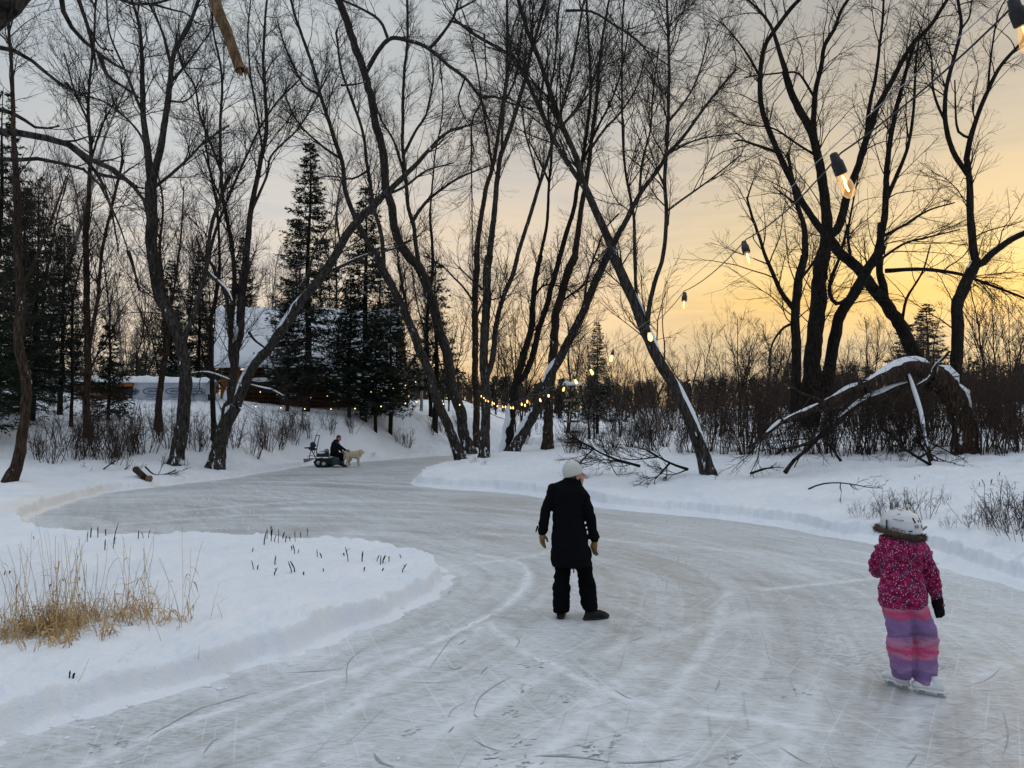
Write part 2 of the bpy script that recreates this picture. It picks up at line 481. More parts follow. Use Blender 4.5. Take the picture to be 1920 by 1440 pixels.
DUST = [([(150, 1440), (330, 1360), (560, 1290), (760, 1225), (905, 1160), (960, 1125), (990, 1085), (982, 1062), (950, 1048), (900, 1040)], .07, 1.0), ([(905, 1160), (945, 1195), (990, 1225), (1040, 1248), (1090, 1275), (1160, 1305), (1240, 1325), (1380, 1345), (1550, 1370)], .06, .95),
        ([(1180, 1440), (1240, 1330), (1330, 1200), (1365, 1110)], .07, .8), ([(1440, 1105), (1540, 1095), (1650, 1083), (1720, 1078)], .07, 1.0), ([(840, 1062), (930, 1052), (1000, 1042), (1040, 1030)], .10, .8), ([(500, 1440), (640, 1340), (720, 1285), (860, 1205), (920, 1165)], .09, .9),
        ([(760, 1440), (900, 1330), (1060, 1250)], .10, .6), ([(1000, 1440), (1120, 1310), (1200, 1250)], .09, .8), ([(330, 1440), (480, 1360), (640, 1290)], .06, .7), ([(1100, 1230), (1300, 1180), (1420, 1150)], .12, .6), ([(1460, 1440), (1520, 1330), (1540, 1240)], .10, .6),
        ([(900, 1000), (1100, 1010), (1400, 1035), (1650, 1060)], .14, .6), ([(300, 960), (600, 940), (900, 950), (1200, 985)], .2, .55), ([(200, 985), (500, 965), (800, 975)], .16, .6), ([(1650, 1440), (1700, 1360), (1780, 1290), (1900, 1240)], .12, .6)]
def catmull(p, n):
    p = np.asarray(p, float)
    if len(p) == 2: return p[0] + (p[1] - p[0]) * np.linspace(0, 1, n)[:, None]
    q = np.vstack([2 * p[0] - p[1], p, 2 * p[-1] - p[-2]])
    seg = np.linalg.norm(np.diff(p, axis=0), axis=1); cum = np.concatenate([[0], np.cumsum(seg)])
    u = np.linspace(0, cum[-1], n); k = np.clip(np.searchsorted(cum, u, 'right') - 1, 0, len(seg) - 1)
    t = ((u - cum[k]) / np.maximum(seg[k], 1e-9))[:, None]
    a, b, c, d = q[k], q[k + 1], q[k + 2], q[k + 3]
    return .5 * (2 * b + (c - a) * t + (2 * a - 5 * b + 4 * c - d) * t * t + (3 * b - a - 3 * c + d) * t ** 3)
resample = catmull
build_terrain()

# skate scratches and little heaps swept along the ice
def flat_strip(mb, pts, w, z=.004):
    p = resample(np.array([np.append(a[:2], z) for a in pts]), 26)
    t = nrm(np.gradient(p, axis=0)); s = np.stack([-t[:, 1], t[:, 0], 0 * t[:, 0]], 1)
    ww = w * np.sin(np.linspace(.05, PI - .05, len(p)))[:, None]
    v = np.vstack([p + s * ww, p - s * ww]); n = len(p)
    mb.add(v, [[i, i + 1, n + i + 1, n + i] for i in range(n - 1)])

def ice_marks():
    mb = MB(); rs = np.random.RandomState(4)
    arcs = [([(888, 1338), (900, 1308), (930, 1285), (962, 1268)], .010), ([(888, 1338), (893, 1344), (900, 1346)], .008), ([(640, 960 + 340), (650, 1283), (655, 1240), (700, 1205)], .006),
            ([(800, 1265), (815, 1240), (850, 1195), (880, 1180)], .006), ([(1000, 1418), (1080, 1420), (1150, 1430)], .018), ([(1150, 1431), (1200, 1430), (1280, 1424)], .02),
            ([(960, 1220), (972, 1208), (972, 1198), (960, 1190)], .006), ([(700, 1412), (712, 1428), (740, 1440)], .02), ([(885, 1386), (915, 1402), (950, 1412)], .008),
            ([(1150, 1292), (1170, 1305), (1190, 1314)], .009), ([(1012, 1250), (1018, 1253)], .014), ([(840, 1375), (852, 1362)], .012), ([(900, 1265), (915, 1250)], .014),
            ([(860, 1210), (875, 1200)], .012), ([(265, 1390), (330, 1352), (380, 1327), (410, 1318)], .010), ([(380, 1415), (400, 1390), (420, 1385)], .012),
            ([(840, 960 + 470 / 3 * 1), (845, 1106)], .01), ([(1880, 1330), (1890, 1380), (1880, 1420)], .006), ([(1800, 1290), (1850, 1275), (1880, 1250)], .005),
            ([(1700, 1440), (1720, 1415)], .01), ([(1460, 1400), (1500, 1425), (1530, 1438)], .008), ([(1400, 1275), (1440, 1272), (1490, 1272)], .005), ([(1330, 1235), (1370, 1233)], .004),
            ([(1240, 1080), (1244, 1090), (1262, 1096)], .006), ([(815, 1028), (828, 1026), (822, 1020)], .008), ([(1310, 1130), (1290, 1140)], .006)]
    for p, w in arcs: flat_strip(mb, [G(*a) for a in p], w * .6)
    for _ in range(18):
        px, py = rs.uniform(150, 1900), rs.uniform(1120, 1440)
        g = G(px, py)
        if not inside(np.array([g[0]]), np.array([g[1]]), ICE)[0]: continue
        if seg_dist(np.array([g[0]]), np.array([g[1]]), ICE)[0][0] < .5: continue
        a = rs.normal(.5, .55); L = rs.uniform(.08, .6); cv = rs.normal(0, .35)
        pts = [g[:2] + L * (t - .5) * np.array([math.cos(a + cv * t), math.sin(a + cv * t)]) for t in (0, .5, 1)]
        flat_strip(mb, pts, rs.uniform(.002, .006))
    # paw prints and boot-tread dents
    for cx, cy in [(960, 1335), (985, 1290), (978, 1388), (918, 1424), (986, 1432), (1148, 1386), (1100, 1400), (1010, 1245), (1120, 1418), (770, 1375), (1060, 1310), (230, 1390), (185, 1400), (1380, 1420), (1500, 1300), (850, 1250)]:
        for _ in range(9):
            g = G(cx + rs.normal(0, 11), cy + rs.normal(0, 6)); a = rs.normal(.2, .5); L = rs.uniform(.012, .035)
            flat_strip(mb, [g[:2] - L * np.array([math.cos(a), math.sin(a)]), g[:2] + L * np.array([math.cos(a), math.sin(a)])], rs.uniform(.003, .006))
    tag(mb.build('skate_scratches', M['mark']), kind='stuff')
    # thin ridges of swept snow
    mb = MB()
    rid = [(DUST[0][0], .016, .006), (DUST[1][0], .015, .005), (DUST[3][0], .02, .009)]
    for p, w, hh in rid:
        c = resample(np.array([G(*a) for a in p]), 160)
        k = rs.rand(160)
        c[:, :2] += rs.normal(0, .012, (160, 2))
        t = nrm(np.gradient(c, axis=0)); s = np.stack([-t[:, 1], t[:, 0], 0 * t[:, 0]], 1)
        env = np.clip(np.sin(np.linspace(0, PI, 160)) * 3, 0, 1) * np.clip(.35 + 1.1 * fbm2(np.arange(160) * .17, np.zeros(160), 3, int(w * 1000)), 0, 1.3)
        rows = [c + s * (w * o * env)[:, None] + np.array([0, 0, 1]) * (hh * zz * env - .002)[:, None] for o, zz in ((-1, 0), (-.45, .8), (0, 1), (.5, .7), (1, 0))]
        n = 160; v = np.vstack(rows)
        mb.add(v, [[r * n + i, r * n + i + 1, (r + 1) * n + i + 1, (r + 1) * n + i] for r in range(4) for i in range(n - 1)])
    for _ in range(420):   # crumbs of snow
        px, py = rs.uniform(0, 1920), rs.uniform(1000, 1440)
        g = G(px, py); D = seg_dist(np.array([g[0]]), np.array([g[1]]), ICE)[0][0]
        if not inside(np.array([g[0]]), np.array([g[1]]), ICE)[0] or (D > .55 and rs.rand() > .06): continue
        r = rs.uniform(.005, .017) * (1.4 if D < .4 else 1)
        mb.ell([g[0], g[1], r * .3], (r * rs.uniform(.7, 1.6), r, r * .6), nu=7, nv=4)
    tag(mb.build('swept_snow', M['snow']), kind='stuff')
ice_marks()
# ------------------------------------------------------------------ bare trees
def grow(rs, pts, rad, n, t0, t1, L, ang, up, wig, Q, rf, rmax, rtip, bias=0.0, fall=.5, sag=0.0):
    M_, Qp = pts.shape[:2]
    idx = np.repeat(np.arange(M_), n); N = len(idx)
    if N == 0: return np.zeros((0, Q, 3)), np.zeros((0, Q))
    t = rs.uniform(t0, t1, N); f = t * (Qp - 1); i = np.clip(np.floor(f).astype(int), 0, Qp - 2); a = (f - i)[:, None]
    p = pts[idx, i] * (1 - a) + pts[idx, i + 1] * a
    T = nrm(pts[idx, i + 1] - pts[idx, i])
    r0 = np.minimum((rad[idx, i] * (1 - a[:, 0]) + rad[idx, i + 1] * a[:, 0]) * rf, rmax)
    v = rs.randn(N, 3); v[:, 2] += bias
    v = nrm(v - (v * T).sum(1, keepdims=True) * T)
    an = ang + rs.randn(N) * .22
    d = np.cos(an)[:, None] * T + np.sin(an)[:, None] * v
    Lp = L[idx] if not np.isscalar(L) else np.full(N, L)
    ln = Lp * (1 - fall * t) * rs.uniform(.55, 1.3, N)
    out = np.empty((N, Q, 3)); out[:, 0] = p
    for k in range(1, Q):
        out[:, k] = out[:, k - 1] + d * (ln / (Q - 1))[:, None]
        w = rs.randn(N, 3) * wig
        d = d + w; d[:, 2] += up - sag * math.sin(k / (Q - 1) * 3.0 + .3)
        d = nrm(d)
    r = r0[:, None] + (np.minimum(rtip, r0)[:, None] - r0[:, None]) * np.linspace(0, 1, Q)[None] ** .8
    return out, r

def crown(rs, limbs, scale=1.0, dens=1.0, rt=.0075, up=.06, t0=.2, levels=3, sag=0.0, k1=5, wig=.16, l1=2.2):
    """limbs: list of (pts, rad); returns a mesh builder holding side branches and twigs"""
    mb = MB(); A, B = [], []
    for pts, rad in limbs:
        L = np.linalg.norm(np.diff(pts, axis=0), axis=1).sum()
        n = int(dens * L * (1 - t0) / .36) + 1
        p, r = grow(rs, pts[None], rad[None], n, t0, 1.0, l1 * scale * 1.55, .58, up, wig * .75, 11, .5, .026, rt * 1.1, .25, .5, sag)
        A.append(p); B.append(r)
    A, B = np.concatenate(A), np.concatenate(B)
    mb.tubes(A, B, 4)
    n2 = rs.poisson(8.2 * min(dens, 1.3), len(A))
    L1 = np.linalg.norm(A[:, -1] - A[:, 0], axis=1)
    p2, r2 = grow(rs, A, B, n2, .12, 1.0, L1 * .46 + .12, .62, up * .8, .16, 6, .62, .011, rt, .15, .45, sag)
    mb.tubes(p2, r2, 3)
    if levels > 2:
        n3 = rs.poisson(4.2 * min(dens, 1.3), len(p2))
        L2 = np.linalg.norm(p2[:, -1] - p2[:, 0], axis=1)
        p3, r3 = grow(rs, p2, r2, n3, .15, 1.0, L2 * .5 + .06, .62, up, .2, 4, .8, .008, rt * .8, .1, .4, sag)
        mb.tubes(p3, r3, 3)
    return mb

def seg(s):
    """'w0 w1 dz: x,y x,y ...'"""
    h, p = s.split(':')
    h = [float(v) for v in h.split()]
    return h, [tuple(float(u) for u in q.split(',')) for q in p.split()]

LIMBS = {}
def traced_tree(name, label, traces, mat, seed, D=None, twig='twig', dens=1.0, scale=1.0, rt=.0045, up=.06, snow=None, base=None, cap=(), group=None, t0=.2, rough=.09, sag=0.0, l1=2.2, cat='tree', crown_name='crown', merge=False):
    rs = np.random.RandomState(seed)
    tr = [seg(s) for s in traces]
    b = ground(*tr[0][1][0]) if D is None else None
    D0 = D if D is not None else b[1]
    org = P(*tr[0][1][0], D0) if b is None else b
    done = []; limbs = []
    for i, ((w0, w1, dz), px) in enumerate(tr):
        px = [np.array(q) for q in px]
        Ds = D0
        if done:
            best = (1e9, None)
            for dpx, dd, dr in done:
                e = np.hypot(dpx[:, 0] - px[0][0], dpx[:, 1] - px[0][1]); k = e.argmin()
                if e[k] < best[0]: best = (e[k], (dpx[k], dd[k]))
            if best[0] < 40:
                Ds = best[1][1]
                if best[0] < 22: px[0] = best[1][0]
        seglen = [0] + [np.hypot(*(px[k + 1] - px[k])) for k in range(len(px) - 1)]
        u = np.cumsum(seglen) / max(sum(seglen), 1e-9)
        n = int(max(10, sum(seglen) * D0 / F_PX / .22))
        pp = catmull(np.array([[*q, 0] for q in px]), n)[:, :2]
        uu = np.linspace(0, 1, n)
        dd = Ds + dz * uu ** 1.2
        pts = np.array([P(x, y, d) for (x, y), d in zip(pp, dd)])
        rad = (.86 if i == 0 else .8) * (w0 + (w1 - w0) * uu ** .75) / 2 * dd / F_PX
        cr = .35 * rad[:, None] * np.stack([fbm2(uu * n * .16, uu * 0 + k * 9.1 + seed, 3, k) for k in range(3)], 1)
        if len(px) > 2: pts = pts + cr * np.minimum(1, uu * 6)[:, None]
        if i == 0:
            dirn = nrm(pts[0] - pts[min(3, n - 1)])
            flare = 1 + .45 * np.exp(-np.arange(n) * .22 / .5)
            if D is None:
                rad = rad * flare
                pts = np.vstack([pts[0] + dirn * .45, pts]); rad = np.concatenate([[rad[0] * 1.1], rad])
                pp = np.vstack([pp[0], pp]); dd = np.concatenate([[dd[0]], dd])
        # carry limbs that leave the frame a little further up
        if px[-1][1] <= 5 and len(px) > 2:
            dv = nrm(pts[-1] - pts[-4]); k = 14
            ext = [pts[-1]]
            for q in range(k):
                dv = nrm(dv + rs.randn(3) * .06 + [0, 0, .02]); ext.append(ext[-1] + dv * .24)
            er = np.linspace(rad[-1], max(rad[-1] * .35, .012), k + 1)
            pts = np.vstack([pts, ext[1:]]); rad = np.concatenate([rad, er[1:]])
            pp = np.vstack([pp, np.full((k, 2), -9999)]); dd = np.concatenate([dd, np.full(k, dd[-1])])
        done.append((pp, dd, rad)); limbs.append((pts - org, rad))
    root = None if merge else empty(name, org, label, cat, group)
    mb = MB()
    for i, (p, r) in enumerate(limbs): mb.tubes(p, r, 12 if r[0] > .06 else 7, rough if r[0] > .05 else .04, seed + i)
    if not merge: mb.build('trunk', M[mat], root)
    L = [(p, r) for p, r in limbs]
    L0 = [(L[0][0][len(L[0][0]) // 3:], L[0][1][len(L[0][0]) // 3:])] + L[1:]
    cw = crown(rs, L0, scale, dens, rt, up, t0, 3, sag, l1=l1)
    if merge:
        for v in cw.V: pass
        n0 = mb.n; mb.V += cw.V; mb.Q += [q + n0 for q in cw.Q]; mb.n += cw.n
        root = tag(mb.build(name, M[mat]), label, cat, group); root.location = org; return root
    cw.build(crown_name, M[twig], root)
    if snow:
        mb = MB()
        for li, a, c in snow:
            p, r = limbs[li]; n = len(p); i0, i1 = int(a * n), max(int(c * n), int(a * n) + 5)
            p, r = p[i0:i1], r[i0:i1]
            m = len(p); env = np.sin(np.linspace(.15, PI - .15, m)) ** .5 * (.75 + .45 * fbm2(np.arange(m) * .22, np.full(m, li * 3.3), 2, seed))
            t = nrm(np.gradient(p, axis=0)); upv = np.array([0, 0, 1.]) - t * t[:, 2:3]; upv = nrm(upv)
            mb.tubes(p + upv * (r * .5 + .015)[:, None], (r * .68 + .012) * np.clip(env + .2, .5, 1.2), 10, .04, seed)
        mb.build('snow_cap', M['cap'], root)
    LIMBS[label] = [(p + org, r) for p, r in limbs]
    return root

T = traced_tree
T('bare_tree', 'leaning grey tree with a snowy foot, standing just behind the broken log', [
    '27 24 .5: 329,872 340,813 350,733 347,680 333,630 320,607 307,577 297,547 290,507 287,480 285,400 285,345',
    '20 6 1.5: 284,340 277,283 270,213 267,133 263,73 257,33 247,0', '20 8 -1: 285,345 297,293 310,233 320,150 322,117 333,83 353,50 372,0',
    '9 4 1: 321,120 307,67 290,27 277,0', '9 4 -2: 288,352 320,327 353,297 387,263 430,235', '7 3 2: 277,283 262,250 230,215 195,190 150,178', '8 3 -1: 270,215 250,170 230,120 205,60 200,0',
    '14 7 1: 343,650 363,590 377,540 388,500 395,430 410,380 430,330', '10 6 0: 383,505 400,520 425,545 437,572', '8 3 2: 320,150 350,120 372,90 395,60', '7 3 -1: 350,700 385,698 415,706 440,716',
    '6 2 -2: 316,195 350,188 385,150'], 'bark', 11, snow=[(8, .1, .9), (10, .1, .95), (7, .0, .08)], dens=1.1)
T('bare_tree', 'thick leaning tree whose long snow-lined limb crosses the house roof', [
    '30 26 0: 404,877 413,840 421,810 433,780 443,760', '24 18 -1.5: 441,764 460,720 480,683 507,647 533,610 560,570 587,537 613,500 640,455 683,403 717,367',
    '16 5 -1: 717,367 750,340 780,310 807,277 840,247 887,232', '9 3 1: 600,517 640,500 690,478 740,465 790,440', '8 3 1: 717,367 760,350 800,320 850,305',
    '7 4 1: 466,622 480,640 500,655 508,662', '6 2 1: 505,655 515,690 525,705', '6 3 0: 470,728 500,730 512,733 540,748', '7 2 2: 560,570 575,520 590,470 620,420 640,370',
    '6 2 2: 640,455 632,400 640,340 660,290'], 'bark', 12, snow=[(0, .75, 1), (1, .0, .3), (1, .3, .62), (5, .1, .95), (7, .1, .95), (3, .2, .5)], t0=.3, dens=.85)
T('bare_tree', 'upright forked tree rising right behind the leaning trunk that crosses the house roof', [
    '19 17 .2: 412,862 418,800 432,740 437,713 443,663 450,613 455,547 460,500', '16 5 1: 460,500 463,467 470,400 483,333 493,283 500,233 497,167 493,117 497,33 500,0',
    '13 8 1: 436,690 433,667 433,613 437,580 440,520 437,473 427,417 417,360 413,317', '8 4 1: 413,317 413,233 417,167 413,117 400,60 398,0', '9 4 -1: 437,640 425,560 400,500 393,480 410,417 430,367 463,290 493,230 520,190 560,150',
    '7 3 2: 413,317 395,270 375,215 365,160 340,120 330,60', '7 3 -1: 470,400 500,330 510,290 560,240 590,190 620,130', '6 3 1: 493,283 480,200 470,140 465,60 470,0', '6 3 1: 430,390 400,340 380,280'], 'bark', 13, snow=[(0, .3, .36), (0, .6, .66)], dens=1.1)
T('bare_tree', 'big trunk leaning towards the pond with its forked bough arching over the woman', [
    '24 20 -.5: 880,850 857,763 840,687 827,623 807,560 787,507 765,480 750,462', '20 17 -1.5: 752,468 740,427 727,367 717,293 703,217 683,140 660,73 640,20 625,-10',
    '12 7 -2: 685,140 707,100 730,73 767,78 800,90 840,123 873,147 900,183', '7 3 -.5: 900,183 917,227 927,253', '9 5 -1: 802,90 827,67 847,37 860,0', '8 5 -1: 730,73 713,40 683,20 640,0', '7 3 -1: 860,25 893,0',
    '11 6 1: 787,507 775,430 765,380 757,300 755,213 757,143 763,83 763,0', '8 3 1.5: 760,330 740,270 715,225 700,180', '8 3 -1: 757,290 780,245 800,210 812,150 806,90', '7 3 -1: 900,183 930,182 960,195 1000,205', '5 2 -.5: 895,190 885,230 884,300 885,400 887,480',
    '10 3 1: 757,420 790,390 820,360 870,330 920,310', '6 3 -1: 640,160 668,158 680,155', '6 2 -1: 847,37 880,52 908,65', '5 2 -.5: 908,65 910,100 912,150', '5 2 0: 865,150 860,185 870,220 885,240'], 'bark', 14, snow=[(0, .0, .16)], up=.03)
T('bare_tree', 'outer trunk leaning furthest over the ice beside the big forked trunk', [
    '21 17 .5: 864,860 827,763 800,687 773,623 747,567 720,510 700,470', '14 6 1.5: 700,470 672,420 650,360 640,300 620,240 600,180 585,120 560,50 545,0', '11 5 2: 720,510 715,440 700,380 690,320 680,250 660,190 640,130 630,60',
    '8 3 1: 773,623 760,560 748,500 745,440', '7 3 2: 640,300 600,270 560,230 530,170', '6 3 1: 600,180 570,160 540,100 520,40', '6 2 1: 690,320 660,335 620,330 580,335'], 'bark', 15, dens=1.1)
T('bare_tree', 'straight slim trunk at the edge of the upright pair behind the woman', [
    '15 13 .4: 894,838 892,747 892,680 892,613 892,547 893,480', '13 6 .8: 893,480 900,417 910,360 923,317 933,267 943,200 950,133 952,67 950,0', '7 3 1: 923,317 915,260 905,200 895,130 880,60', '6 3 1: 892,570 870,540 850,520 830,500 800,480',
    '6 3 -1: 943,200 965,150 975,90 985,20', '6 2 1: 893,600 905,570 930,560 960,552'], 'bark_warm', 16, dens=1.0)
T('bare_tree', 'thicker trunk of the upright pair behind the woman, splitting above head height', [
    '21 18 .3: 908,858 910,813 912,747 907,680 908,613 912,547 918,480', '15 7 .6: 918,480 927,400 933,333 940,290 957,240 973,187 987,143 997,93 1010,50 1023,0',
    '15 10 .6: 918,715 923,680 930,613 943,560 960,520 970,480', '10 5 1: 970,480 990,417 1013,343 1030,290 1043,240 1057,187 1070,140 1087,50 1095,0', '7 3 -1: 940,290 945,200 955,130 960,60 985,0', '6 3 1: 1013,343 1000,300 985,250 980,200',
    '6 3 -1: 912,547 880,520 860,500', '6 3 1: 1043,240 1075,215 1100,180 1130,130'], 'bark', 17, dens=1.1)
T('bare_tree', 'dark slim stem rising upright from the snowy double-footed clump', [
    '22 10 .5: 950,845 957,780 967,720 983,667 997,613 1000,547 1007,507 1013,480', '8 4 1: 1013,480 1025,420 1030,340 1035,280 1028,200 1040,120 1045,50 1050,0', '15 12 1: 967,722 987,697 1000,660 1010,620 1027,567 1040,520 1050,480',
    '12 5 1: 1050,480 1063,433 1077,387 1083,350 1093,300 1100,250 1107,167 1103,67 1100,0', '7 3 -1: 1093,300 1120,240 1150,180 1170,110 1180,40', '6 3 1: 1030,340 1010,300 990,260', '6 3 1: 1000,560 1020,535 1060,540 1080,560', '6 2 1: 1107,167 1125,110 1140,60'], 'bark_dark', 18, snow=[(0, 0, .3)], dens=1.1)
T('bare_tree', 'stem with a snow-lined underside leaning out of the double-footed clump over the bulbs', [
    '23 16 -.3: 963,846 987,803 1010,757 1030,710 1053,667 1073,623 1097,573 1117,527 1140,477', '15 5 -1: 1140,477 1167,427 1200,363 1233,320 1253,287 1280,257 1330,190 1380,130', '7 3 1: 1097,573 1102,520 1115,480 1135,430 1160,400',
    '7 3 1: 1200,363 1205,300 1220,240 1225,170 1235,90', '6 2 0: 1253,287 1300,265 1340,255 1390,250'], 'bark', 19, snow=[(0, .04, .35), (0, .36, .5)], dens=1.2)
T('bare_tree', 'pole-straight trunk with a white snowy band behind the leaning clump stem', [
    '21 17 .5: 1027,840 1030,763 1033,697 1040,630 1047,573 1060,523 1078,480', '15 5 1: 1078,480 1087,417 1097,350 1107,283 1117,200 1122,133 1130,66 1142,0', '7 3 1: 1107,283 1135,240 1160,215 1190,170 1210,110', '7 3 -1: 1097,350 1070,310 1050,260',
    '6 3 1: 1047,573 1080,545 1110,525 1135,518'], 'bark_warm', 20, snow=[(0, .18, .26)], dens=1.0)
T('bare_tree', 'long crooked trunk leaning across the lights with lumps of snow stuck to it', [
    '26 22 0: 1328,889 1317,843 1300,797 1280,757 1257,713 1237,677 1213,623 1193,577 1173,530 1153,480', '21 8 -1: 1153,480 1137,437 1117,390 1093,340 1077,287 1057,240 1037,187 1013,117 993,67 973,0',
    '13 7 -1.5: 1104,360 1067,307 1040,263 1017,217 993,160 967,110 940,93 893,67 853,37', '12 6 .5: 1217,618 1220,563 1233,513 1243,480 1250,400 1247,333 1253,233 1255,133 1253,50 1250,0', '9 4 1: 1193,577 1190,467 1187,400 1173,320 1167,233 1167,67 1170,0',
    '6 3 -1: 1250,400 1300,360 1340,330 1390,290', '6 3 -1: 1057,240 1090,190 1110,130 1130,80', '7 3 -1: 1060,20 1110,22 1150,45 1200,80 1230,130 1240,190', '6 3 1: 1253,233 1285,190 1310,140 1330,60', '6 2 -1: 967,110 950,160 945,230'],
    'bark', 21, snow=[(0, .12, .5), (0, .68, .74), (0, .55, .6)], dens=1.1, up=.05)
Dw = 27.0
T('willow_tree', 'huge dark willow with many trunks fanning out of the brush under the sunset', [
    '42 30 1: 1518,800 1520,740 1530,630 1533,570 1540,513 1548,470', '28 15 1: 1548,470 1550,417 1547,367 1540,317 1527,267 1513,233 1497,200 1483,167 1473,133', '13 5 1: 1473,133 1457,83 1447,50 1425,20 1403,0',
    '16 7 -1: 1527,267 1525,227 1530,167 1540,127 1547,83 1563,57 1577,20 1590,0', '17 9 -1: 1557,447 1513,393 1493,353 1470,307 1453,273 1437,233 1427,187 1427,133 1433,90 1450,60 1480,20 1500,0', '9 4 -1: 1456,283 1413,270 1390,262 1377,265',
    '22 8 -1: 1560,445 1570,430 1580,400 1590,360 1607,320 1620,277 1633,233 1650,193 1673,153 1693,113 1713,80 1743,50 1777,0', '11 5 1: 1623,260 1630,200 1643,140 1650,83 1655,33 1657,0', '7 3 -1: 1427,145 1400,100 1370,60 1350,40',
    '7 3 1: 1525,300 1495,270 1450,240 1410,235 1380,225', '7 3 1: 1530,180 1500,140 1480,135 1430,140 1395,145'], 'bark_dark', 22, D=Dw, base=1, dens=.9, up=.0, sag=.03, l1=2.0)
T('willow_tree', 'leftmost dark stem of the sunset willow cluster with a side branch low down', [
    '24 17 0: 1494,790 1493,713 1492,630 1490,580 1497,530 1510,480', '16 7 1: 1510,480 1510,433 1493,377 1485,333 1478,290', '13 5 -1: 1488,580 1463,543 1447,507 1433,475 1423,443 1407,397 1400,370', '8 3 1: 1497,530 1520,500 1535,470 1540,440',
    '8 3 -1: 1492,600 1470,615 1450,640 1440,680', '7 3 1: 1494,380 1470,365 1450,350'], 'bark_dark', 23, D=Dw - 1, dens=1.0, up=.0)
T('willow_tree', 'dark willow stem leaning towards the sun between the huge willow and the snow-topped arch', [
    '30 20 0: 1545,760 1557,690 1573,597 1600,553 1620,520 1645,480 1656,460', '18 8 0: 1650,480 1660,400 1662,333 1670,260 1683,200 1697,143 1713,85', '11 4 1: 1664,380 1690,310 1703,273 1713,207 1717,133 1725,60', '12 5 -1: 1600,553 1570,570 1555,540 1575,480 1590,420',
    '11 5 -2: 1660,508 1720,505 1763,508 1810,517 1860,535 1925,560', '8 3 1: 1663,450 1700,420 1740,395 1790,380', '8 3 -1: 1625,515 1660,480 1700,455 1740,445 1800,430'], 'bark_dark', 24, D=Dw + 1, dens=.9, up=.0, sag=.02)
T('willow_tree', 'dark trunk slanting up from behind the arched trunk, crossing the other willow stems', [
    '34 20 1: 1752,730 1720,667 1693,613 1667,573 1640,540 1613,510 1580,480 1560,445 1548,420', '20 12 1: 1660,565 1655,540 1650,513 1650,480 1652,420', '8 3 1: 1600,500 1590,440 1600,380 1610,330', '8 3 -1: 1690,610 1700,560 1730,510 1745,460'], 'bark_dark', 25, D=Dw + 2, dens=.7, up=.0)
T('willow_tree', 'twisted willow with snow in the crook where a thick bough heads for the sun', [
    '27 24 0: 1790,790 1791,720 1793,667 1793,580 1807,547 1820,520 1832,495', '20 13 1: 1832,497 1827,473 1820,417 1817,350 1812,300', '13 7 1: 1808,330 1787,283 1773,233 1773,167 1790,107 1803,50 1797,0', '13 7 -1: 1812,300 1827,233 1853,167 1873,127 1907,90 1935,60',
    '18 12 -1: 1832,497 1845,492 1863,473 1893,450 1925,435 1960,415', '6 3 0: 1803,50 1817,33 1822,0', '6 3 -1: 1853,167 1860,90 1872,25 1885,0', '7 3 1: 1773,230 1750,170 1745,100 1720,40', '7 3 -1: 1810,260 1795,240 1790,150'], 'bark_dark', 26, D=Dw - 2, dens=.85, up=.0, sag=.05, snow=[(4, .1, .9), (0, .92, 1)])
T('arched_tree', 'massive broken trunk bent into an arch across the snow and capped with thick snow', [
    '40 50 0: 1808,850 1803,797 1787,747 1763,713 1740,701', '44 30 -1: 1740,701 1720,693 1687,690 1653,704 1613,727', '28 12 -2: 1613,727 1563,747 1520,767 1480,783 1467,790', '13 5 -.6: 1467,790 1437,813 1415,830 1400,840',
    '18 11 -1: 1705,722 1653,737 1613,753 1580,780 1555,805', '13 5 -1: 1555,805 1525,825 1480,843', '12 7 -2: 1700,705 1717,747 1727,780 1733,820 1747,867', '10 5 -1: 1728,725 1743,710 1753,687 1768,672 1780,658',
    '7 3 -1: 1470,790 1455,765 1425,735 1395,725', '6 3 -1: 1730,740 1760,760 1770,790', '8 4 -1: 1545,750 1500,735 1470,715', '7 3 -1: 1690,720 1660,790 1670,820'], 'bark_warm', 27,
  snow=[(1, .0, 1), (2, .0, .5), (2, .5, 1), (0, .72, 1), (4, .0, .9), (3, 0, .5), (6, .0, .9), (7, .1, .9), (0, .45, .7)], dens=.8, up=-.03, l1=1.7, rough=.13)
# the grove on the slope
T('bare_tree', 'grey-brown trunk curving up from the snow at the very edge of the dark spruces', [
    '22 16 1: 18,902 37,857 47,780 47,713 37,613 33,480 30,330', '14 5 1: 30,330 25,220 20,100 15,0', '9 4 1: 40,560 70,480 100,400 125,330', '8 3 -1: 33,420 10,380 -20,340'], 'bark_warm', 28, dens=1.1)
T('bare_tree', 'plain slim trunk rising from the slope in front of the snow-topped lumber pile', ['15 12 .5: 165,820 163,713 163,580 160,480 165,400', '11 4 1: 165,400 170,300 165,200 175,80 180,0', '9 6 .5: 172,680 180,580 190,480 202,420 215,360 232,300', '6 3 1: 168,300 190,240 215,190', '6 3 1: 165,230 140,170 120,100'], 'bark_warm', 29, dens=1.1)
T('bare_tree', 'thin black sapling trunk rising past the lumber pile end', ['7 5 .3: 133,800 136,713 135,613 137,560', '5 2 1: 137,560 150,500 165,440 175,380', '4 2 1: 137,560 120,500 110,430'], 'bark_dark', 30, dens=1.0, scale=.7)
T('bare_tree', 'short tawny trunk in front of the white lumber wrap', ['15 10 .5: 297,808 297,747 307,697 312,640 310,560', '9 3 1: 310,560 300,480 305,380 290,300', '6 3 1: 309,600 330,520 340,430 345,350'], 'bark_warm', 31, dens=1.0)
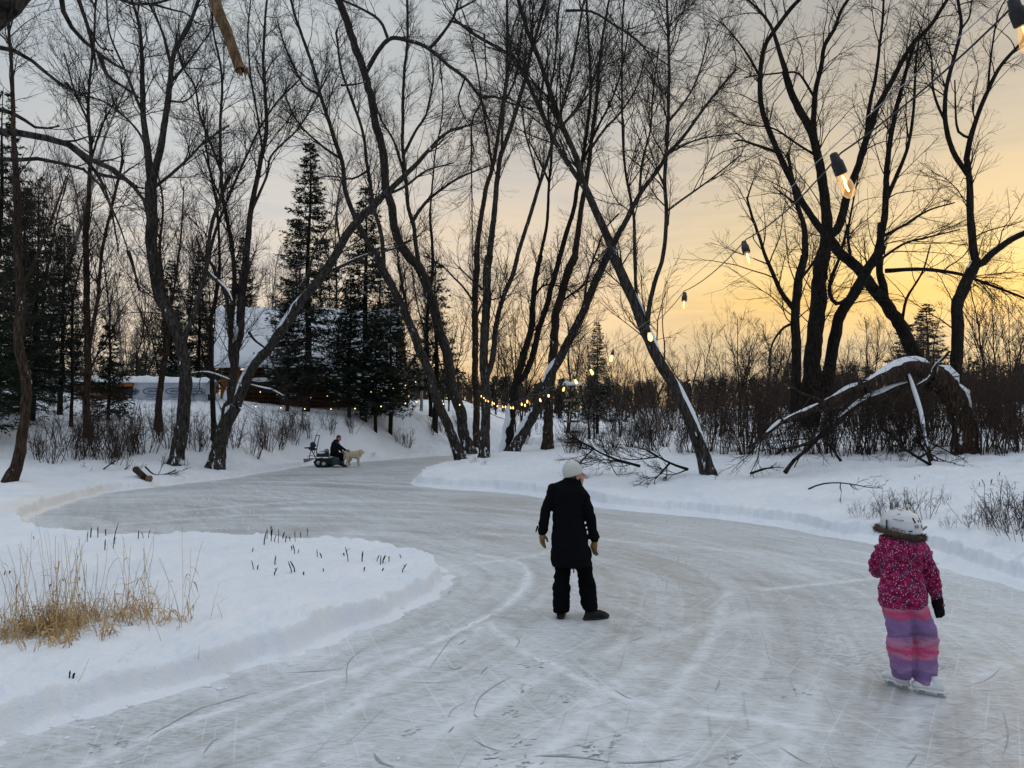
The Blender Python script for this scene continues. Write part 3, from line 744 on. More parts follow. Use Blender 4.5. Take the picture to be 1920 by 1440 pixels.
T('bare_tree', 'dark slender trunk standing close beside the plastered leaning tree', ['12 8 .5: 402,825 398,730 395,613 403,563 412,500', '7 3 1: 412,500 408,400 390,300 380,200', '5 2 1: 398,640 380,560 372,470'], 'bark_dark', 32, dens=1.0)
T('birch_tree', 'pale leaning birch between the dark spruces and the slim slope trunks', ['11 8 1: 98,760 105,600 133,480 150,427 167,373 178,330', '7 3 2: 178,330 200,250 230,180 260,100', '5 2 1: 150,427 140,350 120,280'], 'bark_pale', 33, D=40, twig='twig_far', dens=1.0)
T('bare_tree', 'slender young trunk in front of the snowy hill behind the twin leaning trunks', ['8 6 .5: 808,782 805,700 800,600 812,500 806,400', '5 2 1: 806,400 815,300 830,200 825,100', '4 2 1: 805,640 780,560 770,480'], 'bark_dark', 34, dens=.9)

# near maple whose trunk stands outside the frame and hangs branches into it
def near_maple():
    tr = ['210 130 0: -260,1290 -250,900 -220,600 -180,350 -140,160', '100 50 .4: -140,160 -70,60 0,10 50,-40 140,-120', '34 11 -.3: -190,560 -120,330 -60,260 0,246 67,257 123,270 167,300 213,320', '15 4 -.1: 213,320 245,345 262,365 285,402',
          '12 3 .3: 123,270 160,300 190,340 210,400 222,470', '10 3 -.2: 195,315 240,338 255,350 280,355', '20 5 .5: -140,160 -60,100 0,87 50,107 83,133 117,160 153,177', '7 3 .2: 110,150 125,155 135,168', '20 5 .8: 140,-120 120,-60 112,0 127,37 143,63 177,93 213,120 247,137',
          '12 4 .3: 177,93 200,140 235,165 270,190', '16 5 .6: 180,-110 150,-30 147,0 163,43 173,83 182,133', '7 3 .2: 165,50 185,85 200,93 210,95', '16 3 .9: 60,-40 140,-60 215,-5 260,8 300,5 340,-8 400,-20', '6 2 .3: 300,5 330,20 350,25 372,45 410,50', '9 3 .2: 255,390 280,430 292,470',
          '20 4 .5: -60,260 -20,205 30,215 70,240 110,237', '14 3 .5: -60,280 0,300 60,296 130,310 175,330 215,400 240,470', '10 3 .3: 240,470 255,520 262,545 280,550']
    rt = T('maple_tree', 'near maple mostly out of frame whose budded drooping branches hang over the snow mound', tr, 'bark', 40, D=7.5, dens=.42, scale=.24, rt=.0024, up=.05, sag=.02, l1=2.0, t0=.1, rough=.06, crown_name='crown')
    rs = np.random.RandomState(8); o = np.array(rt.location)
    for p, r in LIMBS[rt['label']][2:]:
        for _ in range(5):
            k = rs.randint(len(p) // 2, len(p)); q = p[k] - o
            mb = MB()
            for _ in range(rs.randint(2, 5)):
                c = q + rs.normal(0, .006, 3); mb.ell(c, (.007, .007, .010), nu=6, nv=3)
            mb.build('leaf_bud', M['bark_dark'], rt)
near_maple()

def broken_branch():
    a = P(395, -220, 4.6)
    pts = resample(np.array([P(395, -220, 4.6), P(398, -60, 4.4), P(402, 0, 4.35), P(425, 60, 4.3), P(443, 110, 4.27), P(450, 132, 4.26)]), 40)
    w = np.interp(np.linspace(0, 1, 40), [0, .5, 1], [20, 24, 19]) / 2 * 4.3 / F_PX
    root = empty('broken_branch', pts[-1], 'snapped tan branch stub hanging down from overhead', 'branch')
    mb = MB().tubes(pts - pts[-1], w, 14, .07, 3)
    mb.build('wood', M['peeled'], root)
    mb = MB(); rs = np.random.RandomState(2)
    for i in range(9):
        q = np.array([0, 0, .01]) + rs.normal(0, .016, 3) * [1, 1, .2]
        mb.tubes(np.array([q, q + [.006, 0, -.03 * rs.rand()], q + [.012, .0, -.02 - .05 * rs.rand()]]), np.array([.008, .006, .001]), 5)
    mb.build('splinter', M['peeled'], root)
broken_branch()

def fallen(label, traces, D=None, mat='shrub', seed=1, dens=1.2, rt=.006, up=.02, scale=.5):
    return T('fallen_branch', label, traces, 'bark_dark', seed, D=D, twig=mat, dens=dens, scale=scale, rt=rt, up=up, l1=1.6, cat='branch', merge=True, t0=.1)
fallen('long bare branch lying from the shrubs down the snow above the woman', ['7 2 -.4: 1200,874 1150,860 1110,840 1070,815 1062,805', '5 1.5 -.4: 1200,874 1170,868 1130,862 1085,870', '4 1.5 -.5: 1110,840 1095,860 1080,885 1072,900', '3 1 -.5: 1140,858 1150,880 1165,900'], 24, seed=51)
fallen('crooked dark branch ending in a fork on the snow beneath the crooked leaning trunk', ['7 2 -.4: 1290,880 1260,870 1230,855 1215,845 1190,838', '6 3 -.4: 1252,866 1245,880 1228,898', '4 1.5 -.4: 1230,855 1180,862 1140,850', '4 1.5 -.5: 1290,880 1262,890 1240,888'], 21.5, seed=52)
fallen('thin arched twig lying on the snow between the arched trunk and the child', ['4 1.5 .1: 1516,917 1540,908 1570,905 1600,908 1630,914 1655,915', '3 1 -.3: 1570,905 1575,915 1578,922', '3 1 -.3: 1590,906 1600,915 1606,918'], 16.6, seed=53, dens=.6, scale=.25, rt=.004)
fallen('dark dead limb curving down to the snow in front of the arched trunk', ['10 4 .8: 1472,886 1490,862 1515,842 1540,815 1552,785', '6 3 -.3: 1528,832 1500,835 1470,842', '7 3 .3: 1577,865 1560,840 1545,820 1538,800'], 20.5, seed=54)
fallen('broken stick pair propped crosswise under the snow-topped arch', ['7 4 .4: 1745,872 1720,858 1695,840 1670,815 1650,800', '7 4 .4: 1708,870 1730,855 1745,845', '6 3 .4: 1744,866 1735,845 1725,830 1722,815'], 21, seed=55)
fallen('small split of dead wood lying flat beside the shrubs', ['6 3 .2: 1407,888 1430,880 1452,877', '5 2 .2: 1418,882 1440,878 1450,874'], 21, seed=56, dens=.3, scale=.2)
fallen('tangle of thin bent twigs on the snow beside the log', ['4 2 .2: 272,875 290,890 315,888 330,880', '4 2 .3: 188,884 205,872 225,860', '3 1 .2: 143,885 155,888 168,893', '3 1.5 .4: 218,890 235,880 243,872'], 26.5, seed=57, dens=.8, scale=.5)
# ------------------------------------------------------------------ grove copies, shrubs, spruces
def proto_tree(seed, H, stems, r0, mat, twig, dens=.75, rt=.010, levels=3):
    rs = np.random.RandomState(seed); limbs = []
    for s in range(stems):
        a = rs.uniform(0, 2 * PI); lean = rs.uniform(.02, .16) if stems > 1 else rs.uniform(0, .08)
        d = nrm(np.array([math.cos(a) * lean, math.sin(a) * lean, 1.])); p = [np.array([math.cos(a), math.sin(a), 0]) * (.25 if stems > 1 else 0) - [0, 0, .3]]
        h = H * rs.uniform(.8, 1.05); n = 26
        for k in range(n):
            p.append(p[-1] + d * (h / n)); d = nrm(d + rs.randn(3) * .05 + [0, 0, .02])
        p = np.array(p); r = np.linspace(r0, .02, n + 1) * rs.uniform(.75, 1.1); limbs.append((p, r))
        q, qr = grow(rs, p[None], r[None], rs.randint(3, 6), .3, .75, h * .45, .5, .05, .07, 14, .6, .08, .012, 0, .5)
        limbs += [(q[i], qr[i]) for i in range(len(q))]
    mb = MB()
    for p, r in limbs: mb.tubes(p, r, 7, .06, seed)
    cr = crown(rs, limbs, .85, dens, rt, .07, .25, levels)
    return mb.mesh('trunk'), cr.mesh('crown')

def thing_from(name, meshes, mats, loc, label, cat, group=None, parts=('trunk', 'crown')):
    root = empty(name, loc, label, cat, group)
    for me, ma, pn in zip(meshes, mats, parts): link(pn, me, M[ma], root)
    return root

GP = [proto_tree(100 + i, H, st, r0, None, None, dens, .012) for i, (H, st, r0, dens) in enumerate([(13, 1, .12, .85), (12, 2, .10, .7), (10, 3, .08, .6), (14, 1, .14, .8), (8, 3, .06, .6)])]
rs = np.random.RandomState(77)
GL = {'slope': ('thin bare tree in the pale grove behind the lumber pile and spruces', 'bare trees in the grove on the slope'),
      'mid': ('thin bare tree standing behind the leaning trunks in the middle', 'bare trees behind the leaning trunks'),
      'sun': ('fine-twigged bare tree far behind the willows in the sunset', 'bare trees behind the willows')}
roots = {}
def grove(px, D, kind, zone, sc):
    lab, grp = GL[zone]
    x, y = P(px, 700, D)[:2]; loc = (x, y, on(x, y))
    key = (kind, zone)
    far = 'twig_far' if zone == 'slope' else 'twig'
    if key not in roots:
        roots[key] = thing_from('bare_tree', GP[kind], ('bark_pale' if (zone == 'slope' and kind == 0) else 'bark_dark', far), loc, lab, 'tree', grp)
        o = roots[key]; o.rotation_euler.z = rs.uniform(0, 6); o.scale = (sc,) * 3
        if zone != 'slope':
            pass
    else: dup(roots[key], loc, rs.uniform(0, 6), sc)
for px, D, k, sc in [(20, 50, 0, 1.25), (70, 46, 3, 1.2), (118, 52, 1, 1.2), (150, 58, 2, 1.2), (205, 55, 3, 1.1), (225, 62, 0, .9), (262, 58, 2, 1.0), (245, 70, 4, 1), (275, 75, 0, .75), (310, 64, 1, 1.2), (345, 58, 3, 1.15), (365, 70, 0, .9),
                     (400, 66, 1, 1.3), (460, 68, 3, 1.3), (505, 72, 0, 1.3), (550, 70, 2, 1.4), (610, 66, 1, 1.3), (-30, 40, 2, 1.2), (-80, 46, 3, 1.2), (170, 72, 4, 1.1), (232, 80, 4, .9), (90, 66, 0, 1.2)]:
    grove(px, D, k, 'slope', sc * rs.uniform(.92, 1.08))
for px, D, k, sc in [(640, 54, 3, 1.15), (700, 52, 1, 1.1), (740, 57, 2, 1.1), (790, 58, 0, 1.0), (835, 60, 4, 1.1), (985, 56, 4, 1.1), (1110, 52, 2, .85), (1165, 58, 4, 1.0), (1060, 66, 1, 1.0), (930, 70, 3, .8), (960, 44, 4, .9)]:
    grove(px, D, k, 'mid', sc * rs.uniform(.92, 1.08))
for px, D, k, sc in [(1225, 46, 4, .7), (1290, 40, 4, .75), (1345, 44, 2, .62), (1390, 38, 4, .8), (1440, 48, 2, .8), (1585, 50, 2, .7), (1700, 46, 4, .8), (1740, 38, 2, .62), (1860, 40, 4, .95), (1900, 36, 4, .8), (1960, 34, 2, .8), (1620, 60, 1, .9)]:
    grove(px, D, k, 'sun', sc * rs.uniform(.92, 1.08))

def shrub_mesh(seed, n, H, spread, rt=.006, r0=.014):
    rs = np.random.RandomState(seed); A, B = [], []
    for i in range(n):
        a = rs.uniform(0, 2 * PI); b = rs.uniform(0, .35) * spread
        d = nrm(np.array([math.cos(a) * rs.uniform(.05, .5) * spread, math.sin(a) * rs.uniform(.05, .5) * spread, 1.]))
        p = [np.array([math.cos(a) * b, math.sin(a) * b, -.15])]; h = H * rs.uniform(.45, 1.1)
        for k in range(11): p.append(p[-1] + d * h / 11); d = nrm(d + rs.randn(3) * .07 + [0, 0, .01])
        A.append(p); B.append(np.linspace(r0 * rs.uniform(.6, 1.2), rt * .8, 12))
    A, B = np.array(A), np.array(B)
    s = MB().tubes(A, B, 5)
    p, r = grow(rs, A, B, rs.poisson(6, n), .3, 1, H * .32, .6, .03, .15, 6, .7, .009, rt * .8, 0, .5)
    p2, r2 = grow(rs, p, r, rs.poisson(2.5, len(p)), .2, 1, H * .12, .7, .03, .2, 4, .8, .006, rt * .7, 0, .4)
    s.tubes(p, r, 3).tubes(p2, r2, 3)
    me = s.mesh('bare_shrub'); me.materials.append(M['shrub'])
    return me
SP = [shrub_mesh(200, 24, 2.6, 1.0), shrub_mesh(201, 16, 1.9, 1.1), shrub_mesh(202, 30, 3.3, .9, .008, .018), shrub_mesh(203, 11, 1.4, 1.0), shrub_mesh(204, 9, .75, 1.0, .0035, .0055)]
sroots = {}
def shrub(px, py, k, sc, label, group):
    g = ground(px, py); key = (k, label)
    if key not in sroots:
        sroots[key] = tag(link('bare_shrub', SP[k], None), label, 'shrub', group)
        o = sroots[key]; o.location = [float(v) for v in g]; o.rotation_euler.z = rs.uniform(0, 6); o.scale = (sc,) * 3
    else: dup(sroots[key], g, rs.uniform(0, 6), sc)
zone = ('thin multi-stemmed bare shrub on the snowy slope below the lumber pile and house', 'bare shrubs on the slope')
for px, py, k, s in [(75, 862, 1, .8), (95, 868, 3, 1), (140, 862, 1, 1.0), (165, 858, 0, .9), (200, 862, 1, 1.0), (225, 858, 0, .95), (250, 852, 3, 1.1), (275, 848, 1, 1.1), (318, 840, 0, .8), (370, 845, 3, 1.2), (392, 838, 1, .9), (475, 855, 1, .9), (500, 845, 0, .95), (525, 838, 1, 1.1), (548, 832, 0, .9),
                     (580, 822, 1, .9), (620, 815, 3, 1), (660, 812, 1, .8), (120, 840, 1, 1), (185, 845, 3, 1.3), (240, 835, 1, 1.), (300, 828, 1, 1), (210, 870, 3, .8), (350, 830, 1, .9), (440, 840, 3, 1.2)]: shrub(px, py, k, s, *zone)
zone = ('low twiggy bare shrub on open snow in front of the shadowed hill', 'low shrubs on the hill')
for px, py, k, s in [(765, 840, 3, .9), (748, 832, 3, .7), (812, 816, 3, .9), (830, 814, 3, .8), (985, 830, 1, .8), (1010, 815, 1, .9), (970, 800, 3, 1), (860, 800, 3, .8)]: shrub(px, py, k, s, *zone)
zone = ('tall dark bare shrub in the thicket beneath the crooked trunk and willows', 'thicket shrubs under the willows')
TH_ = [(1065, 850), (1085, 842), (1120, 835), (1150, 840), (1182, 838), (1205, 842), (1225, 846), (1245, 838), (1270, 846), (1295, 850), (1330, 846), (1352, 852), (1375, 846), (1400, 852), (1425, 846), (1452, 852), (1480, 848), (1505, 845), (1530, 852), (1552, 850), (1578, 856), (1598, 848), (1625, 852), (1650, 846), (1672, 850), (1700, 846),
       (1722, 842), (1760, 838), (1840, 850), (1862, 842), (1885, 850), (1910, 846), (1930, 840)]
for i, (px, py) in enumerate(TH_): shrub(px, py, (0, 2, 1)[i % 3], rs.uniform(.75, 1.05) * (.8 if px < 1250 else 1), *zone)
for i in range(34):
    px = 1120 + i * 24.5 + rs.uniform(-8, 8); shrub(px, rs.uniform(788, 828), (2, 0)[i % 2], rs.uniform(.85, 1.25), *zone)
zone = ('low reddish twig clump poking through the snow bank by the child', 'small twig clumps on the bank')
for px, py, s in [(1665, 965, .8), (1690, 970, .9), (1715, 962, .8), (1740, 968, .9), (1610, 968, .5), (1635, 972, .5), (1770, 945, .4), (1820, 985, .7), (1850, 990, .9), (1880, 985, 1.1), (1905, 992, 1.1), (1925, 980, 1.2), (1895, 1000, .9), (1780, 990, .4), (1930, 1010, 1.)]: shrub(px, py, 4, s, *zone)
zone = ('small weed stem tuft at the edge of the ice', 'weed tufts')
for px, py, s in [(886, 868, .5), (905, 872, .4), (700, 860, .4)]: shrub(px, py, 4, s, *zone)

def spruce_mesh(seed, H, R, dens=1.0, z0=.06, snow=0.0, open_=0.0, blade=1.0):
    rs = np.random.RandomState(seed); tr = MB(); z = np.linspace(-.3, H, 22)
    tr.tubes(np.stack([.04 * np.sin(z * .7), .04 * np.cos(z * .9), z], 1), np.interp(z, [0, H], [.012 * H + .03, .012]), 9, .05, seed)
    A, L_ = [], []
    nw = int(H / .19 * dens)
    for w in range(nw):
        zz = H * (z0 + (.985 - z0) * (w + rs.rand()) / nw); f = 1 - zz / H
        for _ in range(rs.randint(4, 7)):
            if rs.rand() < open_: continue
            a = rs.uniform(0, 2 * PI); L = R * (f ** .78 * .93 + .05) * rs.uniform(.6, 1.15)
            s = np.linspace(0, 1, 6); dr = (-.10 - .30 * f) * rs.uniform(.6, 1.4)
            rr = L * s; zc = zz + L * (dr * s + .26 * s ** 3 * (.4 + f)) + (.05 * (1 - f)) * L * s
            aa = a + rs.normal(0, .12) * s
            A.append(np.stack([np.cos(aa) * rr, np.sin(aa) * rr, zc], 1)); L_.append(L)
    A = np.array(A); L_ = np.array(L_)
    tr.tubes(A, np.linspace(.022, .004, 6)[None] * np.minimum(1, L_ / 1.2)[:, None] + .002, 3)
    # side shoots carrying short blades
    n2 = np.maximum(5, (L_ * 15).astype(int))
    idx = np.repeat(np.arange(len(A)), n2); N = len(idx)
    t = rs.uniform(.12, 1.0, N) ** .8 * 4.999; i = t.astype(int); a = (t - i)[:, None]
    p = A[idx, i] * (1 - a) + A[idx, i + 1] * a; T_ = nrm(A[idx, i + 1] - A[idx, i])
    side = nrm(np.cross(T_, np.array([0, 0, 1.]))) * rs.choice([-1, 1], N)[:, None]
    d = nrm(T_ * .75 + side * rs.uniform(.3, 1.0, N)[:, None] + np.stack([0 * t, 0 * t, rs.uniform(-.7, .12, N)], 1))
    l = np.clip(L_[idx] * .30 * (1.1 - .5 * t / 5), .10, .55) * rs.uniform(.6, 1.2, N)
    nb = 5; k = np.repeat(np.arange(N), nb); m = len(k); u = rs.uniform(0, 1, m)[:, None]
    q = p[k] + d[k] * l[k][:, None] * u
    dd = nrm(d[k] + rs.randn(m, 3) * .42); bl = (rs.uniform(.09, .22, m) * blade)[:, None]; bw = (rs.uniform(.013, .030, m) * blade)[:, None]
    wv = nrm(np.cross(dd, rs.randn(m, 3)))
    v = np.stack([q, q + dd * bl * .45 + wv * bw, q + dd * bl, q + dd * bl * .45 - wv * bw], 1)
    ne = MB().add(v.reshape(-1, 3), np.arange(m * 4).reshape(-1, 4))
    out = [tr.mesh('trunk'), ne.mesh('crown', False)]
    if snow:
        sel = rs.rand(N) < snow; c = p[sel] + d[sel] * (l[sel] * .5)[:, None] + [0, 0, .03]; n = len(c)
        sm = MB()
        for cc, dd_, ll in zip(c, d[sel], l[sel]):
            if fbm2(np.array([cc[0] * 1.1 + cc[2] * .7]), np.array([cc[1] * 1.1 + cc[2] * .9]), 2, seed)[0] < .05: continue
            sm.ell(cc, (ll * .38, .05 + .03 * rs.rand(), .028), Matrix.Rotation(math.atan2(dd_[1], dd_[0]), 3, 'Z'), 6, 3)
        out.append(sm.mesh('bough_snow'))  # lumps of snow resting on the boughs, no needles in it
    return out
SPR = [spruce_mesh(300, 13.5, 2.4, 1.12, .13, .10), spruce_mesh(301, 10, 2.1, 1.12, .15, .16), spruce_mesh(302, 5.0, 1.25, 1.1, .04, .05), spruce_mesh(303, 16, 3.0, .9, .05, .02, .28, 1.1), spruce_mesh(304, 9, 1.5, .7, .25, 0, .35)]
def spruce(px, D, H, k, label, rz=0.0, wide=1.0):
    H0 = (13.5, 10, 5.0, 16, 9)[k]
    s = H / H0
    if D > 100: x, y, _ = ground(px, D)
    else: x, y = P(px, 700, D)[:2]
    s *= 1 if D < 100 else 1
    r = thing_from('spruce_tree', SPR[k], ('bark_dark', 'needle', 'cap'), (x, y, on(x, y) - .05), label, 'tree', None, ('trunk', 'crown', 'bough_snow'))
    r.rotation_euler.z = rz; r.scale = (s * wide, s * wide, s); return r
spruce(576, 43.6, 15.8, 0, 'tallest pointed spruce standing in front of the house', 1.0)
spruce(684, 45.2, 14.2, 0, 'tall ragged spruce beside the tallest one, before the far end of the roof', 2.3, 1.15)
spruce(655, 44.2, 8.4, 1, 'snow-dusted spruce below the two tall ones, before the house wall', 4.0, .9)
spruce(704, 44.8, 7.6, 1, 'leaning little spruce at the edge of the ice-side slope with snow on its low boughs', 5.2, 1.0)
spruce(733, 46.2, 9.2, 1, 'spruce at the outer end of the house next to the outer leaning trunk', .4)
spruce(540, 43.5, 6.6, 1, 'bushy spruce against the house wall beside the plastered leaning trunk', 3.3)
spruce(204, 36, 4.6, 2, 'small cone-shaped spruce in front of the lumber pile', .3, 1.05)
spruce(318, 52, 9.4, 1, 'dark spruce behind the white lumber wrap', 1.8)
spruce(372, 54, 10.4, 1, 'dark spruce touching the end of the house roof', 2.8)
spruce(452, 60, 13.0, 0, 'spruce poking above the roof ridge behind the upright forked tree', .8)
spruce(-10, 30, 13.5, 3, 'giant black spruce at the frame edge behind the curved trunk', 1.2)
spruce(64, 33, 10.8, 3, 'big black spruce with boughs sweeping low to the snow beside the curved trunk', 2.2, .9)
spruce(115, 37, 9.5, 0, 'narrow dark spruce next to the pale birch', 3.0)
spruce(-60, 27, 12.0, 3, 'dark spruce half outside the frame', 4.1)
spruce(40, 42, 12.0, 0, 'tall spruce behind the two black ones', 5.0)
spruce(817, 52, 12.0, 4, 'gappy cedar-like evergreen behind the twin leaning trunks', 1.0, 1.2)
spruce(1120, 62, 9.3, 0, 'lone pointed spruce beyond the bulbs, dark on the sunset', 2.0, 1.1)
spruce(1740, 60, 9.0, 1, 'dark evergreen behind the slanting willow trunk', 2.6, 1.5)
spruce(1700, 66, 8.0, 2, 'rounded evergreen behind the arched trunk', 1.6, 1.3)

def far_wood():
    rs = np.random.RandomState(9); tr, cr = MB(), MB(); A = []
    for _ in range(1300):
        px = rs.uniform(-900, 2900); D = rs.uniform(78, 125)
        x, y = P(px, 700, D)[:2]; z = on(x, y)
        Hh = rs.uniform(3.2, 5.6) * (.8 if 850 < px < 1450 else 1.0)
        if rs.rand() < .45:   # ragged far conifer
            n = int(Hh * 26); f = rs.rand(n) ** .7; a = rs.uniform(0, 2 * PI, n); R = Hh * .2
            c = np.stack([x + np.cos(a) * R * (1 - f) * rs.rand(n) ** .5, y + np.sin(a) * R * (1 - f), z + Hh * f], 1)
            d = nrm(np.stack([np.cos(a), np.sin(a), -.5 + 0 * a], 1) + rs.randn(n, 3) * .3); w = nrm(np.cross(d, rs.randn(n, 3)))
            l = rs.uniform(.25, .6, n)[:, None]
            v = np.stack([c, c + d * l * .5 + w * .14, c + d * l, c + d * l * .5 - w * .14], 1)
            cr.add(v.reshape(-1, 3), np.arange(n * 4).reshape(-1, 4))
            A.append(np.array([[x, y, z - .3], [x, y, z + Hh * .5], [x, y, z + Hh * .8], [x, y, z + Hh]]))
        else:
            for _ in range(4):
                d = nrm(np.array([rs.normal(0, .18), rs.normal(0, .18), 1])); b = np.array([x + rs.normal(0, .8), y, z - .2])
                A.append(np.array([b, b + d * Hh * .35, b + d * Hh * .7 + [rs.normal(0, .2), 0, 0], b + d * Hh]))
    A = np.array(A); B = np.tile(np.linspace(.07, .02, 4), (len(A), 1))
    tr.tubes(A, B, 3)
    p, r = grow(rs, A, B, 7, .15, 1, 1.5, .6, .08, .12, 4, .6, .03, .018)
    tr.tubes(p, r, 3)
    p2, r2 = grow(rs, p, r, 4, .2, 1, .8, .6, .08, .15, 3, .8, .02, .015)
    tr.tubes(p2, r2, 3)
    root = bpy.data.objects.new('far_wood', None); C.objects.link(root); tag(root, kind='stuff')
    tr.build('bare_growth', M['shrub'], root); cr.build('evergreen_growth', M['needle'], root, False)
far_wood()
# ------------------------------------------------------------------ string lights
M['cable'] = plain('black_cable', (.02, .02, .022), .5, .4, .1)
M['wire'] = plain('steel_wire', (.30, .30, .31), .4, .5, .1)
M['socket'] = plain('black_socket', (.012, .012, .013), .45, .4, .1)
M['filament'] = emis('filament', (1.0, .72, .34), 6.0)
M['globe'] = emis('lit_globe', (1.0, .66, .26), 3.2)
def glass_mat(name, glow):
    m = bpy.data.materials.new(name); m.use_nodes = True; nt = m.node_tree; nt.nodes.clear()
    tr = nd(nt, 'ShaderNodeBsdfTransparent', {'Color': (.95, .84, .68, 1)})
    gl = nd(nt, 'ShaderNodeBsdfGlossy', {'Color': (1, 1, 1, 1), 'Roughness': .06})
    lw = nd(nt, 'ShaderNodeLayerWeight', {'Blend': .35})
    mx = nd(nt, 'ShaderNodeMixShader', {0: mth(nt, 'MULTIPLY', lw.outputs['Facing'], .5), 1: tr.outputs[0], 2: gl.outputs[0]})
    em = nd(nt, 'ShaderNodeEmission', {'Color': (1, .55, .16, 1), 'Strength': glow})
    ad = nd(nt, 'ShaderNodeAddShader', {0: mx.outputs[0], 1: em.outputs[0]})
    o = nt.nodes.new('ShaderNodeOutputMaterial'); nt.links.new(ad.outputs[0], o.inputs[0])
    m.cycles.emission_sampling = 'NONE'
    return m
M['glass'] = glass_mat('bulb_glass', .22); M['glass_lit'] = glass_mat('bulb_glass_lit', 1.5)
zax, xax, yax = np.array([0, 0, 1.]), np.array([1., 0, 0]), np.array([0, 1., 0])
def lathe(prof, k=14):
    return MB().loft([((0, 0, z), r) for z, r in prof], xax, yax, k)
SOCK = lathe([(.075, .006), (.07, .013), (.045, .016), (.04, .020), (.0, .0205), (-.004, .017)]).mesh('socket')
GLASS = lathe([(.002, .013), (-.015, .015), (-.035, .021), (-.055, .0235), (-.072, .021), (-.084, .013), (-.089, .004)], 16).mesh('glass_bulb')
FIL = MB().tubes(np.array([[0, 0, -.008], [.002, 0, -.025], [-.002, 0, -.045], [.001, 0, -.066]]), np.array([.003, .0045, .0045, .003]), 6).mesh('filament')
GLASS2 = GLASS.copy(); GLASS2.materials.append(M['glass_lit'])
GLOBE = lathe([(.01, .010), (-.01, .019), (-.03, .025), (-.05, .022), (-.062, .008)], 10).mesh('globe_bulb')
for me, k in ((SOCK, 'socket'), (GLASS, 'glass'), (FIL, 'filament'), (GLOBE, 'globe')): me.materials.append(M[k])
def string_lights(label, bulbs, ends, far, seed, wire=False, sag=.1, tilt=.3):
    """bulbs: (px, py, D) of each glass bulb"""
    rs = np.random.RandomState(seed)
    ps = [P(*b) + [0, 0, .075 if not far else .06] for b in bulbs]
    o = ps[0]
    root = empty('string_lights', o, label, 'string lights', 'string lights over the ice')
    pts = [P(*ends[0])] + ps + [P(*ends[1])]
    path, pr = [], []
    for a, b in zip(pts[:-1], pts[1:]):
        for t in np.linspace(0, 1, 9)[:-1]:
            path.append(a * (1 - t) + b * t + [0, 0, .04 - sag * .35 * 4 * t * (1 - t) * min(1, np.linalg.norm(b - a))])
    path.append(pts[-1]); path = np.array(path) - o
    MB().tubes(path, np.full(len(path), (.003) if not far else .007), 6).build('cable', M['cable'], root)
    if wire:
        q = resample(np.array(pts), 160) - o + [0, 0, .085]
        MB().tubes(q, np.full(160, .0016), 6).build('guide_wire', M['wire'], root)
    for p in ps:
        s = link('socket', SOCK, None, root); s.location = p - o - [0, 0, .03]
        s.rotation_euler = (rs.normal(0, tilt), rs.normal(0, tilt), rs.uniform(0, 6))
        if not far and p[1] < 3: s.rotation_euler = (.1, -.42, 0)
        if far: link('glass_bulb', GLOBE, None, s)
        else:
            link('glass_bulb', GLASS if p[1] < 6.5 else GLASS2, None, s); link('filament', FIL, None, s)
            if wire:
                pass
NEAR = [(1917, 76, 2.0), (1578, 350, 2.55), (1400, 489, 4.0), (1283, 575, 5.6), (1217, 632, 7.4), (1147.5, 673, 9.2), (1106.7, 698, 11), (1078, 716, 12.8), (1058, 730, 14.6), (1028, 742.5, 16.4), (1012, 750.5, 18.2), (989, 753, 20), (984, 760, 21.5), (978, 758, 23),
        (962, 764.7, 24.5), (957, 764.7, 25.8), (947.5, 763, 27.1), (942, 763, 28.3), (933, 761.5, 29.4), (926, 757, 30.4), (923, 755, 31.2), (914.5, 753, 32), (911, 751, 32.7), (906, 747, 33.4), (902.5, 743, 34)]
string_lights('nearest string of warm filament bulbs, sweeping from overhead towards the upright trunks', NEAR, [(2250, -330, 1.2), (893, 735, 34.6)], False, 5, True)
LOW = [(x, y, D) for x, y, D in [(479.5, 762, 36), (526, 765, 36), (572, 767, 36), (620, 767, 36), (666, 766, 36), (714, 762, 36), (760.6, 756.5, 36), (781, 753, 36.2), (832, 757.5, 35), (862, 759, 34)]]
string_lights('lower distant string of glowing bulbs hung along the slope below the house', LOW, [(440, 757, 36), (890, 752, 34)], True, 6)
UP = [(487.5, 735), (521, 740), (553, 742), (583, 745), (614, 743), (669, 739.5), (696, 735), (716, 732), (737, 728), (760, 722.6), (779.5, 716)]
string_lights('upper distant string of tiny bulbs along the foot of the house wall', [(x, y, 45) for x, y in UP], [(460, 730, 45), (800, 700, 46)], True, 7)

